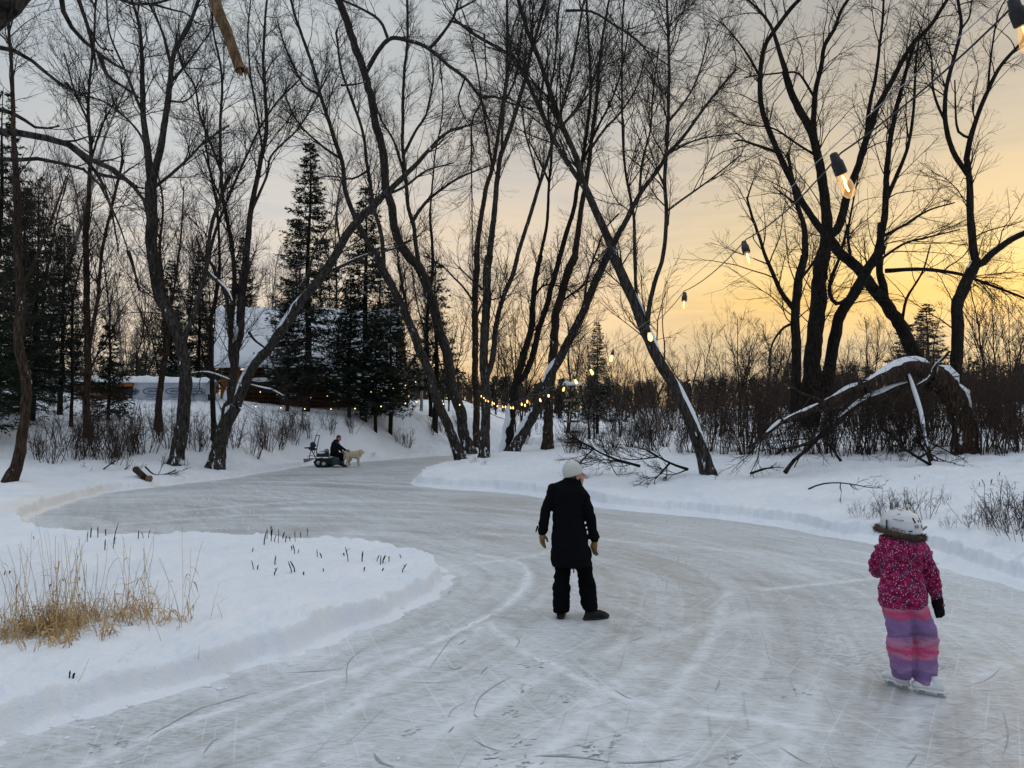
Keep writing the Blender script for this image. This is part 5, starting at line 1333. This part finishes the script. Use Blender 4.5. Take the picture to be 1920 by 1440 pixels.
def pattern_mats():
    m, nt, b = newmat('flower_print', .8, .1); v = coords(nt)
    vo = nd(nt, 'ShaderNodeTexVoronoi', {'Vector': v, 'Scale': 74.0, 'Randomness': 1.0})
    vc = nd(nt, 'ShaderNodeSeparateColor', {'Color': vo.outputs['Color']})
    base = ramp(nt, noi(nt, v, 24, 3, .6), [(.38, (.12, .005, .035)), (.5, (.25, .007, .062)), (.60, (.38, .025, .115))])
    dk = ramp(nt, noi(nt, coords(nt, 'Object', (1, 1, .8)), 17, 4, .65), [(.54, 0.0), (.62, 1.0)])
    c = mix(nt, mth(nt, 'MULTIPLY', dk, .8), base, (.05, .045, .09))
    dot = mth(nt, 'MULTIPLY', ramp(nt, vo.outputs['Distance'], [(.20, 1.0), (.34, 0.0)]), ramp(nt, vc.outputs[0], [(.30, 0.0), (.34, 1.0)]))
    c = mix(nt, dot, c, mix(nt, vc.outputs[1], (.62, .30, .42), (.70, .62, .70)))
    nt.links.new(c, b.inputs['Base Color']); bump(nt, b, noi(nt, v, 30, 4), .25, .02); M['jacket'] = m
    m, nt, b = newmat('sunset_print', .75, .2); v = coords(nt)
    z = nd(nt, 'ShaderNodeSeparateXYZ', {'Vector': v}).outputs[2]
    w = mth(nt, 'ADD', z, mth(nt, 'MULTIPLY', mth(nt, 'SUBTRACT', noi(nt, coords(nt, 'Object', (3, 3, 7)), 2.4, 5, .65), .5), .21))
    P1, HOT, PK, PU, DP = (.48, .23, .30), (.54, .07, .17), (.46, .19, .28), (.25, .16, .32), (.18, .105, .245)
    st = [(.0, P1), (.06, P1), (.10, PU), (.145, DP), (.18, PU), (.205, (.34, .19, .40)), (.23, PU), (.262, (.30, .12, .30)), (.30, PK), (.33, HOT), (.36, HOT), (.385, PK), (.41, (.42, .20, .34)), (.44, DP), (.48, PU), (.52, (.28, .14, .36)), (.565, PU), (.59, HOT), (.625, (.60, .08, .18)), (.65, PK), (.72, (.46, .22, .28))]
    nt.links.new(ramp(nt, w, st), b.inputs['Base Color']); bump(nt, b, noi(nt, v, 30, 4), .25, .02); M['print'] = m
pattern_mats()
M['helmet'] = plain('white_helmet', (.66, .67, .68), .25, .5, .05, 8)
M['hgrey'] = plain('grey_plastic', (.22, .23, .24), .4, .4, .1)
M['red'] = plain('red_print', (.42, .04, .05), .4, .4, .1)
M['maroon'] = plain('maroon_vent', (.06, .012, .03), .6, .3, .1)
M['fur'] = plain('fur_trim', (.10, .075, .055), .95, .1, .55, 120)
M['mitten'] = clothm('black_mitten', (.010, .010, .011), .8)
M['skate'] = plain('white_skate', (.80, .80, .80), .35, .4, .08, 20)
M['steel'] = plain('steel', (.45, .46, .48), .25, .6, .05)

def child():
    g = G(1713, 1297); root = empty('person', g, 'child in a pink flowered jacket, tie-dye snow trousers and a white helmet on skates', 'person')
    K = .001151
    def A(zx, zy, y=0.0): return np.array([(zx - 475) * K, y, (1321 - zy) * K])
    def row(zy, l, r, dep, y=0.0): return (A((l + r) / 2, zy, y), (r - l) / 2 * K, dep)
    # body
    b = MB(); e, R = head(b, A(418, 205, .01), (-.45, .88, -.05), .93)
    b.cap(A(420, 330), A(420, 660), .10, .11); b.cap(A(400, 680), A(385, 950), .06, .045); b.cap(A(385, 950), A(398, 1190), .045, .035); b.cap(A(470, 690), A(560, 970), .06, .045); b.cap(A(560, 970), A(545, 1200), .045, .035); b.cap(A(550, 410), A(612, 545), .035, .03); b.cap(A(612, 545), A(650, 690), .03, .024)
    b.cap(A(300, 390, .03), A(300, 500, .16), .035, .03); b.cap(A(300, 500, .16), A(350, 560, .26), .03, .024)
    b.cap(A(300, 370), A(540, 390), .06, .06)
    blob(b, 'body', M['skin'], root, .009, 2); eyes(e, R, .93, root, 0)
    b = MB(); b.ell(e(0, -.04, -.02), [.07, .06, .09], R); blob(b, 'hair', M['hair'], root, .01, 2)
    # helmet
    c = A(419, 215, .01); f = nrm(np.array([-.40, .91, 0])); r = nrm(np.cross(f, zax)); Rz = np.stack([r, f, zax], 1)
    b = MB(); b.loft([(c - zax * .052, .124, .142), (c - zax * .04, .136, .155), (c + zax * .01, .141, .162), (c + zax * .055, .132, .150), (c + zax * .095, .108, .122), (c + zax * .122, .072, .08), (c + zax * .134, .03, .034)], r, f, 26)
    hel = blob(b, 'helmet', M['helmet'], root, .007, 3)
    from mathutils.bvhtree import BVHTree
    bvh = BVHTree.FromPolygons([v.co for v in hel.data.vertices], [list(q.vertices) for q in hel.data.polygons])
    def onh(zx, zy, out=.0):   # a point on the helmet's back seen at zx, zy
        p = A(zx, zy, 0); x, z = p[0], p[2]
        for _ in range(12):
            h = bvh.ray_cast(Vector((x, -1, z)), Vector((0, 1, 0)))
            if h[0] is not None: return np.array(h[0]) + np.array(h[1]) * out, np.array(h[1])
            x += (c[0] - x) * .06; z += (c[2] - z) * .06
        return c.copy(), -yax
    def patch(zx0, zx1, zy0, zy1, mat, nm, th=.006, slant=0.0):
        V = []
        for i in range(6):
            for j in range(5):
                zx = zx0 + (zx1 - zx0) * i / 5 + slant * j / 4; zy = zy0 + (zy1 - zy0) * j / 4
                V.append(onh(zx, zy, .001 + th)[0])
        V = np.array(V); V2 = np.array([onh(zx0 + (zx1 - zx0) * i / 5 + slant * j / 4, zy0 + (zy1 - zy0) * j / 4, -.01)[0] for i in range(6) for j in range(5)])
        q = [[i * 5 + j, (i + 1) * 5 + j, (i + 1) * 5 + j + 1, i * 5 + j + 1] for i in range(5) for j in range(4)]
        q += [[i * 5, 30 + i * 5, 30 + (i + 1) * 5, (i + 1) * 5] for i in range(5)] + [[i * 5 + 4, (i + 1) * 5 + 4, 30 + (i + 1) * 5 + 4, 30 + i * 5 + 4] for i in range(5)]
        q += [[j, j + 1, 31 + j, 30 + j] for j in range(4)] + [[25 + j, 55 + j, 56 + j, 26 + j] for j in range(4)]
        MB().add(np.vstack([V, V2]), q).build(nm, mat, hel)
    # helmet zoom (1440 px for 140) -> child zoom coordinates
    H = lambda x, y: ((1640 + x / 10.286 - 1580) * 3.6, (940 + y / 10.286 - 930) * 3.6)
    for x0, x1, y0, y1, m, nm, sl in ((640, 672, 310, 400, 'maroon', 'vent', 6), (815, 842, 318, 408, 'maroon', 'vent', 6), (748, 782, 355, 380, 'maroon', 'vent', 0), (655, 742, 436, 492, 'hgrey', 'vent_plate', 0), (805, 870, 440, 500, 'hgrey', 'vent_plate', 0),
                              (540, 610, 540, 560, 'rubber', 'rear_clip', 0), (520, 570, 180, 190, 'hgrey', 'vent', 0), (430, 465, 245, 258, 'hgrey', 'vent', 0)):
        a, d = H(x0, y0), H(x1, y1); patch(a[0], d[0], a[1], d[1], M[m], nm, .002, sl)
    rs = np.random.RandomState(5); mk = MB()   # small red lettering, too small to read
    for x0, x1, y0, h in ((345, 495, 345, 14), (305, 410, 500, 22), (415, 500, 535, 14)):
        n = int((x1 - x0) / 17)
        for i in range(n):
            p = [onh(*H(x0 + i * 17 + dx, y0 + dy + (i * 1.5)), .007)[0] for dx, dy in ((0, h), (5 + 3 * rs.rand(), -h * rs.rand()), (10, h * rs.rand()), (13, h * .9))]
            mk.tubes(np.array(p), np.full(4, .0016), 5)
    mk.build('lettering', M['red'], hel)
    t = np.linspace(0, 2 * PI, 20); q, _ = onh(*H(255, 455), -.005)
    MB().tubes(np.stack([q[0] + .010 * np.cos(t) - .004, q[1] + .022 * np.cos(t), q[2] + .034 * np.sin(t)], 1), np.full(20, .0055), 6).build('ear_loop', M['rubber'], hel)
    q, n = onh(*H(905, 560), 0); MB().cap(q, q + np.array([.030, -.005, .026]), .008, .009, 8).build('chin_strap', M['hgrey'], hel)
    # jacket with hood
    b = MB()
    b.loft([row(748, 268, 570, .135), row(715, 260, 574, .155), row(600, 268, 562, .148), row(520, 280, 540, .132), row(440, 278, 545, .128), row(390, 270, 560, .12), row(350, 300, 540, .11), row(310, 330, 510, .09)], xax, yax, 26)
    b.loft([row(420, 275, 570, .10, -.055), row(385, 240, 600, .135, -.05), row(345, 258, 575, .15, -.03), row(300, 268, 560, .14, -.01), row(275, 275, 555, .13, 0)], xax, yax, 26)
    b.cap(A(285, 365, -.01), A(238, 352, -.02), .055, .018)
    b.cap(A(560, 400), A(612, 545, .0), .068, .064); b.cap(A(612, 545, .0), A(648, 672, .01), .063, .050); b.cap(A(570, 385), A(622, 386), .05, .012)
    b.cap(A(296, 390, .02), A(300, 500, .16), .062, .058); b.cap(A(300, 500, .16), A(350, 560, .26), .058, .05)
    jac = blob(b, 'jacket', M['jacket'], root, .010, 2, .009, 12, 2)
    MB().cap(A(573, 640, -.02), A(581, 682, -.02), .0035, .003, 6).build('drawcord', M['rubber'], jac)
    # fur trim: ring with tufts
    t = np.linspace(0, 2 * PI, 41); cF = A(412, 268, .01)
    ring = np.stack([cF[0] + .168 * np.cos(t), cF[1] + .15 * np.sin(t), cF[2] + .012 - .030 * np.cos(t) + .012 * np.sin(t)], 1)
    mb = MB().tubes(ring, np.full(41, .019), 10)
    rs = np.random.RandomState(6); tt = rs.uniform(0, 2 * PI, 2600); ph = rs.uniform(0, 2 * PI, 2600)
    c0 = np.stack([cF[0] + .168 * np.cos(tt), cF[1] + .155 * np.sin(tt), cF[2] + .012 - .030 * np.cos(tt) + .012 * np.sin(tt)], 1)
    outd = np.stack([np.cos(tt), np.sin(tt), 0 * tt], 1); d = nrm(outd * np.cos(ph)[:, None] + zax * np.sin(ph)[:, None] + rs.randn(2600, 3) * .25)
    a0 = c0 + d * .013; a1 = c0 + d * rs.uniform(.026, .040, 2600)[:, None] + rs.randn(2600, 3) * .008; w = nrm(np.cross(d, rs.randn(2600, 3))) * .0028
    mb.add(np.stack([a0 + w, a0 - w, a1], 1).reshape(-1, 3), None, np.arange(7800).reshape(-1, 3))
    ob = mb.build('fur_trim', M['fur'], None); ob.parent = jac
    # trousers
    b = MB()
    b.cap(A(365, 715), A(470, 725), .10, .10)
    b.loft([row(690, 285, 470, .10), row(760, 280, 455, .115), row(850, 302, 468, .11), row(935, 318, 470, .10, .01), row(980, 306, 474, .105, .01), row(1050, 314, 470, .10), row(1150, 330, 466, .098), row(1222, 348, 462, .092, .03), row(1236, 356, 455, .082, .03)], xax, yax, 22)
    b.loft([row(690, 380, 552, .10), row(790, 420, 592, .118), row(880, 462, 625, .11), row(965, 478, 650, .108, .01), row(1010, 470, 644, .11, .01), row(1090, 462, 628, .105, -.01), row(1180, 464, 618, .10, -.01), row(1240, 470, 610, .092, -.03), row(1254, 480, 602, .082, -.03)], xax, yax, 22)
    blob(b, 'snow_trousers', M['print'], root, .010, 2, .009, 13, 7)
    # mitten
    b = MB(); b.cap(A(652, 680, .01), A(660, 745, .01), .042, .045); b.loft([(A(660, 735, .01), .030, .045), (A(664, 775, .0), .036, .05), (A(664, 805, .0), .034, .046), (A(655, 826, .0), .018, .025)], xax, yax, 14)
    b.cap(A(655, 760, .0), A(638, 790, -.03), .022, .018); b.cap(A(638, 790, -.03), A(632, 812, -.035), .018, .014)
    mt = blob(b, 'mitten', M['mitten'], root, .007, 2, .003, 20); MB().box(A(677, 738, -.032), [.022, .008, .014]).build('badge', M['red'], mt)
    b = MB(); b.cap(A(352, 562, .26), A(375, 580, .31), .043, .043); b.ell(A(385, 588, .34), [.05, .05, .036]); b.cap(A(370, 570, .31), A(380, 560, .36), .02, .017); blob(b, 'mitten', M['mitten'], root, .008, 2)
    # skates
    def skate(c, ang):
        rz = np.array(Matrix.Rotation(ang, 3, 'Z')); f = rz @ yax; r = rz @ xax; z0 = .045
        b = MB()
        b.loft([(c + zax * (z0 + .03) - f * .095, .022, .024), (c + zax * (z0 + .034) - f * .06, .036, .034), (c + zax * (z0 + .04), .037, .04), (c + zax * (z0 + .034) + f * .07, .040, .032), (c + zax * (z0 + .028) + f * .115, .032, .024), (c + zax * (z0 + .024) + f * .135, .012, .012)], r, zax, 14)
        b.loft([(c + zax * (z0 + .03) - f * .05, .036, .05), (c + zax * (z0 + .075) - f * .045, .035, .042), (c + zax * (z0 + .105) - f * .042, .033, .038)], r, f, 14)
        sk = blob(b, 'skate', M['skate'], root, .007, 2)
        MB().loft([(c + zax * z0 - f * .10, .02, .010), (c + zax * z0 - f * .07, .034, .010), (c + zax * z0 + f * .06, .038, .010), (c + zax * z0 + f * .125, .018, .010)], r, zax, 12).build('sole_plate', M['skate'], sk)
        for k in (-.065, .06): MB().box(c + f * k + zax * .03, [.012, .04, .03], rz).build('blade_post', M['steel'], sk)
        MB().loft([(c - f * .105 + zax * .013, .002, .006), (c - f * .09 + zax * .009, .002, .009), (c + f * .09 + zax * .009, .002, .009), (c + f * .115 + zax * .016, .002, .006)], r, zax, 8).build('blade', M['steel'], sk)
        la = MB()
        for k in range(4): la.tubes(np.array([c + f * (.02 + .022 * k) + zax * (z0 + .072 - .008 * k) - r * .022, c + f * (.022 + .022 * k) + zax * (z0 + .079 - .008 * k), c + f * (.02 + .022 * k) + zax * (z0 + .072 - .008 * k) + r * .022]), np.full(3, .003), 5)
        la.build('lace', M['maroon'], sk)
    skate(A(412, 1321, .10) * [1, 1, 0], .5); skate(A(550, 1321, -.09) * [1, 1, 0], .95)
child()

M['navy'] = clothm('dark_jacket', (.012, .013, .017), .8)
M['dog'] = plain('cream_fur', (.56, .46, .32), .95, .1, .25, 14, .8)
M['machine'] = plain('dark_machine', (.014, .015, .016), .5, .4, .2)
M['green'] = plain('dark_green_paint', (.012, .035, .030), .4, .5, .2)
M['seatw'] = plain('pale_seat', (.45, .46, .48), .5, .4, .1)
DM = 37.0
def px3(px, py, y=0.0, g=None): return P(px, py, DM + y)
def machine_scene():
    def Z(zx, zy): return (540 + zx / 10.667, 780 + zy / 10.667)
    g = G(Z(690, 0)[0], 876); global DM; DM = float(g[1])
    K = DM / F_PX / 10.667
    gx = g[0]
    def A(zx, zy, y=0.0): return np.array([(zx - 690) * K, y, (1000 - zy) * K])
    root = empty('ride_on_machine', g, 'dark little ride-on snow machine with a roll hoop and raised shovel beside the dog', 'ride-on machine')
    ch = MB().box(A(820, 900), [1.3, .5, .10]); ch.box(A(720, 870), [.7, .42, .22]); ch.build('chassis', M['machine'], root, False)
    def wheel(c, R_, w, nm='wheel'):
        t = np.linspace(0, 2 * PI, 25)
        wh = MB().tubes(np.stack([R_ * .72 * np.cos(t), 0 * t, R_ * .72 * np.sin(t)], 1), np.full(25, R_ * .30), 10).build(nm, M['rubber'], root); wh.location = c
        MB().loft([((0, -w * .5, 0), R_ * .10), ((0, -w * .45, 0), R_ * .42), ((0, w * .45, 0), R_ * .42), ((0, w * .5, 0), R_ * .1)], xax, zax, 16).build('rim', M['seatw'], wh)
        tr = MB()
        for a in np.linspace(0, 2 * PI, 19)[:-1]: tr.box([R_ * .98 * math.cos(a), 0, R_ * .98 * math.sin(a)], [.03, w * .8, .03], np.array(Matrix.Rotation(-a, 3, 'Y')))
        tr.build('tread', M['rubber'], wh, False)
    R1 = 85 * K
    wheel(A(757, 1000 - 78, -.36), R1 * .95, .2); wheel(A(757, 1000 - 78, .36), R1 * .95, .2); wheel(A(640, 1000 - 92, -.22), R1 * 1.05, .22); wheel(A(640, 1000 - 92, .25), R1 * 1.05, .22)
    b = MB(); b.box(A(700, 760), [.55, .4, .16]); b.ell(A(680, 730), [.22, .2, .12]); b.cap(A(775, 760), A(775, 670), .10, .09); blob(b, 'engine', M['machine'], root, .02, 1)
    MB().loft([(A(770, 700, -.02), .10, .11), (A(770, 660, -.02), .12, .13), (A(768, 645, -.02), .08, .09)], xax, yax, 14).build('air_cleaner', M['hgrey'], root)
    MB().ell(A(670, 715, -.05), [.20, .2, .06]).build('snow_patch', M['cap'], root)
    hoop = np.array([A(590, 720, -.25), A(605, 600, -.25), A(650, 372, -.25), A(640, 366, -.22), A(545, 366, .15), A(535, 375, .2), A(505, 480, .22), A(500, 720, .22)]); MB().tubes(hoop, np.full(8, .020), 8).build('roll_hoop', M['machine'], root)
    MB().tubes(np.array([A(590, 850, -.1), A(470, 650, -.1), A(430, 620, -.1)]), np.full(3, .022), 8).build('lift_arm', M['machine'], root)
    MB().tubes(np.array([A(460, 650, .0), A(440, 740, 0), A(420, 830, .0)]), np.full(3, .018), 8).build('lift_arm', M['machine'], root)
    MB().tubes(np.array([A(560, 800, .0), A(480, 770, 0), A(385, 780, .0)]), np.full(3, .014), 8).build('lift_arm', M['machine'], root)
    b = MB(); b.cap(A(335, 618), A(440, 612), .035); b.cap(A(430, 640), A(555, 640), .05); b.cap(A(480, 640), A(490, 545), .09, .12); b.cap(A(490, 545), A(535, 570), .1, .07); blob(b, 'winch', M['machine'], root, .02, 1)
    V = np.array([A(340, 830, -.3), A(350, 905, -.3), A(420, 880, .0), A(520, 825, .35), A(430, 822, .2)]); V2 = V + [.03, .05, 0]
    MB().add(np.vstack([V, V2]), [[0, 1, 2, 4], [5, 9, 7, 6], [0, 5, 6, 1], [1, 6, 7, 2], [2, 7, 8, 3], [3, 8, 9, 4], [4, 9, 5, 0]], [[2, 3, 4], [7, 9, 8]]).build('shovel_blade', M['hgrey'], root, False)
    b = MB(); b.cap(A(860, 800, -.12), A(1000, 770, -.12), .08, .05); b.cap(A(860, 800, .12), A(1000, 770, .12), .08, .05); b.cap(A(840, 800), A(835, 750), .1, .07); blob(b, 'seat', M['seatw'], root, .02, 1)
    b = MB(); b.loft([(A(960, 985), .30, .26), (A(960, 930), .34, .30), (A(965, 850), .30, .28), (A(970, 790), .26, .22)], xax, yax, 16); blob(b, 'footwell', M['green'], root, .025, 1)
    MB().loft([(A(940, 985, -.3), .02, .02), (A(960, 965, -.3), .10, .05), (A(1030, 965, -.3), .12, .05), (A(1110, 985, -.3), .03, .02)], yax, zax, 10).build('runner', M['steel'], root)
    # the driver
    pr = empty('person', g + A(960, 800), 'person in dark clothes sitting on the little machine and reaching to the dog', 'person'); o = A(960, 800)
    f = np.array([.96, -.25, -.12]); b = MB(); e, R = head(b, A(1012, 425, .0) - o, f, 1.12)
    b.cap(A(950, 520) - o, A(930, 700) - o, .14, .14); b.cap(A(930, 720, .1) - o, A(1070, 740, .1) - o, .08, .07); b.cap(A(1070, 740) - o, A(1060, 920) - o, .06, .05); b.cap(A(1000, 520, -.2) - o, A(1110, 620, -.25) - o, .05, .045); b.cap(A(1110, 620, -.25) - o, A(1190, 670, -.2) - o, .045, .035)
    blob(b, 'body', M['skin'], pr, .014, 2)
    b = MB(); b.ell(e(0, -.02, .05), np.array([.084, .1, .085]) * 1.12, R); b.ell(e(0, -.06, .0), np.array([.075, .06, .07]) * 1.12, R); blob(b, 'hair', M['hair'], pr, .014, 2)
    b = MB(); b.loft([(A(930, 755) - o, .18, .19), (A(925, 700) - o, .20, .22), (A(932, 600) - o, .20, .24), (A(945, 520) - o, .18, .25), (A(955, 470) - o, .12, .18), (A(965, 445) - o, .085, .09)], xax, yax, 20)
    b.cap(A(965, 515, -.2) - o, A(1080, 600, -.26) - o, .085, .07); b.cap(A(1080, 600, -.26) - o, A(1165, 660, -.2) - o, .068, .055); b.cap(A(960, 515, .2) - o, A(1010, 640, .26) - o, .085, .07); b.cap(A(1010, 640, .26) - o, A(1060, 690, .15) - o, .065, .055)
    blob(b, 'jacket', M['navy'], pr, .016, 2, .008, 8)
    b = MB()
    for y in (-.12, .14): b.cap(A(900, 745, y) - o, A(1075, 745, y * 1.3) - o, .115, .095); b.cap(A(1075, 745, y * 1.3) - o, A(1075, 930, y * 1.3) - o, .092, .075)
    b.cap(A(900, 745, -.1) - o, A(900, 745, .1) - o, .13); blob(b, 'trousers', M['pant'], pr, .016, 2, .008, 8)
    for y in (-.16, .18):
        c = A(1075, 975, y) - o; b = MB(); b.cap(c - [.04, 0, -.02], c + [.22, 0, .0], .06, .045); b.cap(c + [-.02, 0, .0], c + [-.02, 0, .16], .06, .06); blob(b, 'boot', M['rubber'], pr, .014, 1)
    for w_, d_, s_ in ((A(1175, 665, -.2) - o, (1, .05, -.25), (0, .3, 1)), (A(1062, 690, .15) - o, (.8, -.3, -.5), (0, .3, 1))):
        b = MB(); hand(b, w_, d_, s_, 1.15, .4); blob(b, 'glove', M['glove'], pr, .007, 1)
    # dog
    dg = empty('dog', g + A(1330, 965, -.15), 'big cream dog standing on the ice beside the seated person', 'dog'); o = A(1330, 965, 0)
    def B(zx, zy, y=0.0): return A(zx, zy, y) - o
    b = MB()
    b.loft([(B(1168, 745), .06, .07), (B(1190, 740), .13, .13), (B(1240, 745), .145, .16), (B(1310, 750), .14, .165), (B(1375, 750), .16, .20), (B(1420, 740), .15, .19), (B(1445, 720), .09, .12)], yax, zax, 18)
    b.cap(B(1410, 720), B(1455, 700), .14, .12); b.ell(B(1462, 695), [.13, .10, .115]); b.cap(B(1480, 698), B(1515, 706), .075, .055); b.ell(B(1440, 745), [.10, .11, .14])
    for y in (-.105, .105): b.cap(B(1452, 672, y), B(1447, 712, y * 1.15), .035, .028)
    for y, dx in ((-.10, 10), (.10, -16)):
        b.cap(B(1415 + dx, 790, y), B(1418 + dx, 880, y), .075, .05); b.cap(B(1418 + dx, 880, y), B(1420 + dx, 948, y), .048, .042); b.cap(B(1420 + dx, 950, y), B(1445 + dx, 956, y), .045, .035)
    for y, dx in ((-.10, 0), (.10, 30)):
        b.cap(B(1205 + dx, 775, y), B(1222 + dx, 850, y), .11, .065); b.cap(B(1222 + dx, 850, y), B(1192 + dx, 895, y), .06, .045); b.cap(B(1192 + dx, 895, y), B(1196 + dx, 948, y), .043, .042); b.cap(B(1196 + dx, 951, y), B(1218 + dx, 957, y), .045, .035)
    b.cap(B(1180, 720), B(1155, 770), .06, .07); b.cap(B(1155, 770), B(1140, 840), .075, .05)
    blob(b, 'body', M['dog'], dg, .014, 2, .010, 16)
    MB().ell(B(1520, 712), [.022, .025, .02], None, 10, 6).build('nose', M['rubber'], dg)
    for y in (-.06, .06): MB().ell(B(1490, 682, y), [.012, .012, .012], None, 8, 5).build('eye', M['rubber'], dg)
machine_scene()
# ------------------------------------------------------------------ sky, sun, camera
SUN_AZ, SUN_EL = math.radians(36), math.radians(7)
def sky():
    w = bpy.data.worlds.new('World'); bpy.context.scene.world = w; w.use_nodes = True
    nt = w.node_tree; bg = nt.nodes['Background']
    st = nt.nodes.new('ShaderNodeTexSky'); st.sky_type = 'NISHITA'; st.sun_disc = False
    st.sun_elevation = SUN_EL; st.sun_rotation = SUN_AZ; st.dust_density = 3.0
    tc = nt.nodes.new('ShaderNodeTexCoord')
    sx = nd(nt, 'ShaderNodeSeparateXYZ', {'Vector': tc.outputs['Generated']})
    el = sx.outputs[2]
    hv = nd(nt, 'ShaderNodeVectorMath', {0: nd(nt, 'ShaderNodeCombineXYZ', {0: sx.outputs[0], 1: sx.outputs[1], 2: 0.0}).outputs[0]}, operation='NORMALIZE').outputs[0]
    dt = nd(nt, 'ShaderNodeVectorMath', {0: hv, 1: (math.sin(SUN_AZ), math.cos(SUN_AZ), 0)}, operation='DOT_PRODUCT').outputs['Value']
    # high thin cloud: cool overhead, warm and bright low towards the sun
    Z = (.98, 1.07, 1.18)
    near = ramp(nt, el, [(.0, (.46, .39, .28)), (.05, (.55, .47, .34)), (.09, (.66, .53, .34)), (.12, (.92, .61, .25)), (.15, (1.0, .64, .19)), (.18, (1.0, .73, .29)), (.22, (.87, .66, .36)), (.27, (.76, .61, .40)), (.34, (.63, .55, .43)), (.43, (.47, .44, .395)), (.60, (.52, .55, .59)), (1.0, Z)])
    mid = ramp(nt, el, [(.0, (.85, .56, .30)), (.06, (.93, .66, .36)), (.13, (.96, .73, .47)), (.20, (.88, .72, .53)), (.30, (.69, .62, .545)), (.40, (.55, .555, .545)), (.50, (.50, .53, .55)), (.65, (.60, .66, .72)), (1.0, Z)])
    far = ramp(nt, el, [(.0, (.84, .66, .46)), (.08, (.89, .73, .55)), (.16, (.86, .75, .63)), (.26, (.70, .68, .66)), (.36, (.60, .63, .64)), (.50, (.525, .58, .62)), (.65, (.58, .65, .73)), (1.0, Z)])
    back = ramp(nt, el, [(.0, (.14, .17, .22)), (.25, (.24, .29, .37)), (.55, (.48, .56, .68)), (1.0, Z)])
    k1 = ramp(nt, dt, [(.84, 0.0), (.99, 1.0)], 'EASE')
    # azimuth bands: back -> far -> mid -> near
    c = mix(nt, ramp(nt, dt, [(0.0, 0.0), (.45, 1.0)]), back, far)
    c = mix(nt, ramp(nt, dt, [(.55, 0.0), (.80, 1.0)]), c, mid)
    c = mix(nt, k1, c, near)
    cl = nd(nt, 'ShaderNodeMapping', {'Vector': tc.outputs['Generated'], 'Scale': (2.2, 2.2, 17.0)}).outputs[0]
    n = noi(nt, cl, 1.4, 6, .6, .8)
    warm = ramp(nt, el, [(.03, .15), (.12, 1.0), (.30, .7), (.5, .15)])
    streak = ramp(nt, n, [(.32, (.80, .82, .86)), (.5, (1, 1, 1)), (.68, (1.14, 1.06, .92))])
    c = mix(nt, mth(nt, 'MULTIPLY', warm, .85), c, streak, 'MULTIPLY')
    base = mix(nt, 1.0, st.outputs[0], (.09, .09, .09), 'MULTIPLY')
    c = mix(nt, .94, base, c)
    nt.links.new(c, bg.inputs['Color'])
    bg.inputs['Strength'].default_value = SKY_STRENGTH
SKY_STRENGTH = 1.0
sky()
sd = Vector((math.sin(SUN_AZ) * math.cos(SUN_EL), math.cos(SUN_AZ) * math.cos(SUN_EL), math.sin(SUN_EL)))
L = bpy.data.lights.new('sun', 'SUN'); L.energy = .18; L.angle = math.radians(14); L.color = (1, .74, .46)
lo = bpy.data.objects.new('sun', L); C.objects.link(lo); lo.rotation_euler = (-sd).to_track_quat('-Z', 'Y').to_euler(); lo.location = (20, 30, 30)

cam = bpy.data.cameras.new('camera'); co = bpy.data.objects.new('camera', cam); C.objects.link(co)
cam.sensor_width = 36; cam.lens = 36 * F_PX / 1920; cam.clip_end = 2000; cam.clip_start = .05
co.location = (0, 0, CAM_Z); co.rotation_euler = (PI / 2 + TH, 0, 0)
sc = bpy.context.scene; sc.camera = co
sc.view_settings.view_transform = 'Standard'; sc.view_settings.look = 'None'; sc.view_settings.exposure = 0; sc.view_settings.gamma = 1
sc.render.resolution_x, sc.render.resolution_y = 1024, 768
sc.cycles.max_bounces = 6; sc.cycles.diffuse_bounces = 3; sc.cycles.transparent_max_bounces = 8
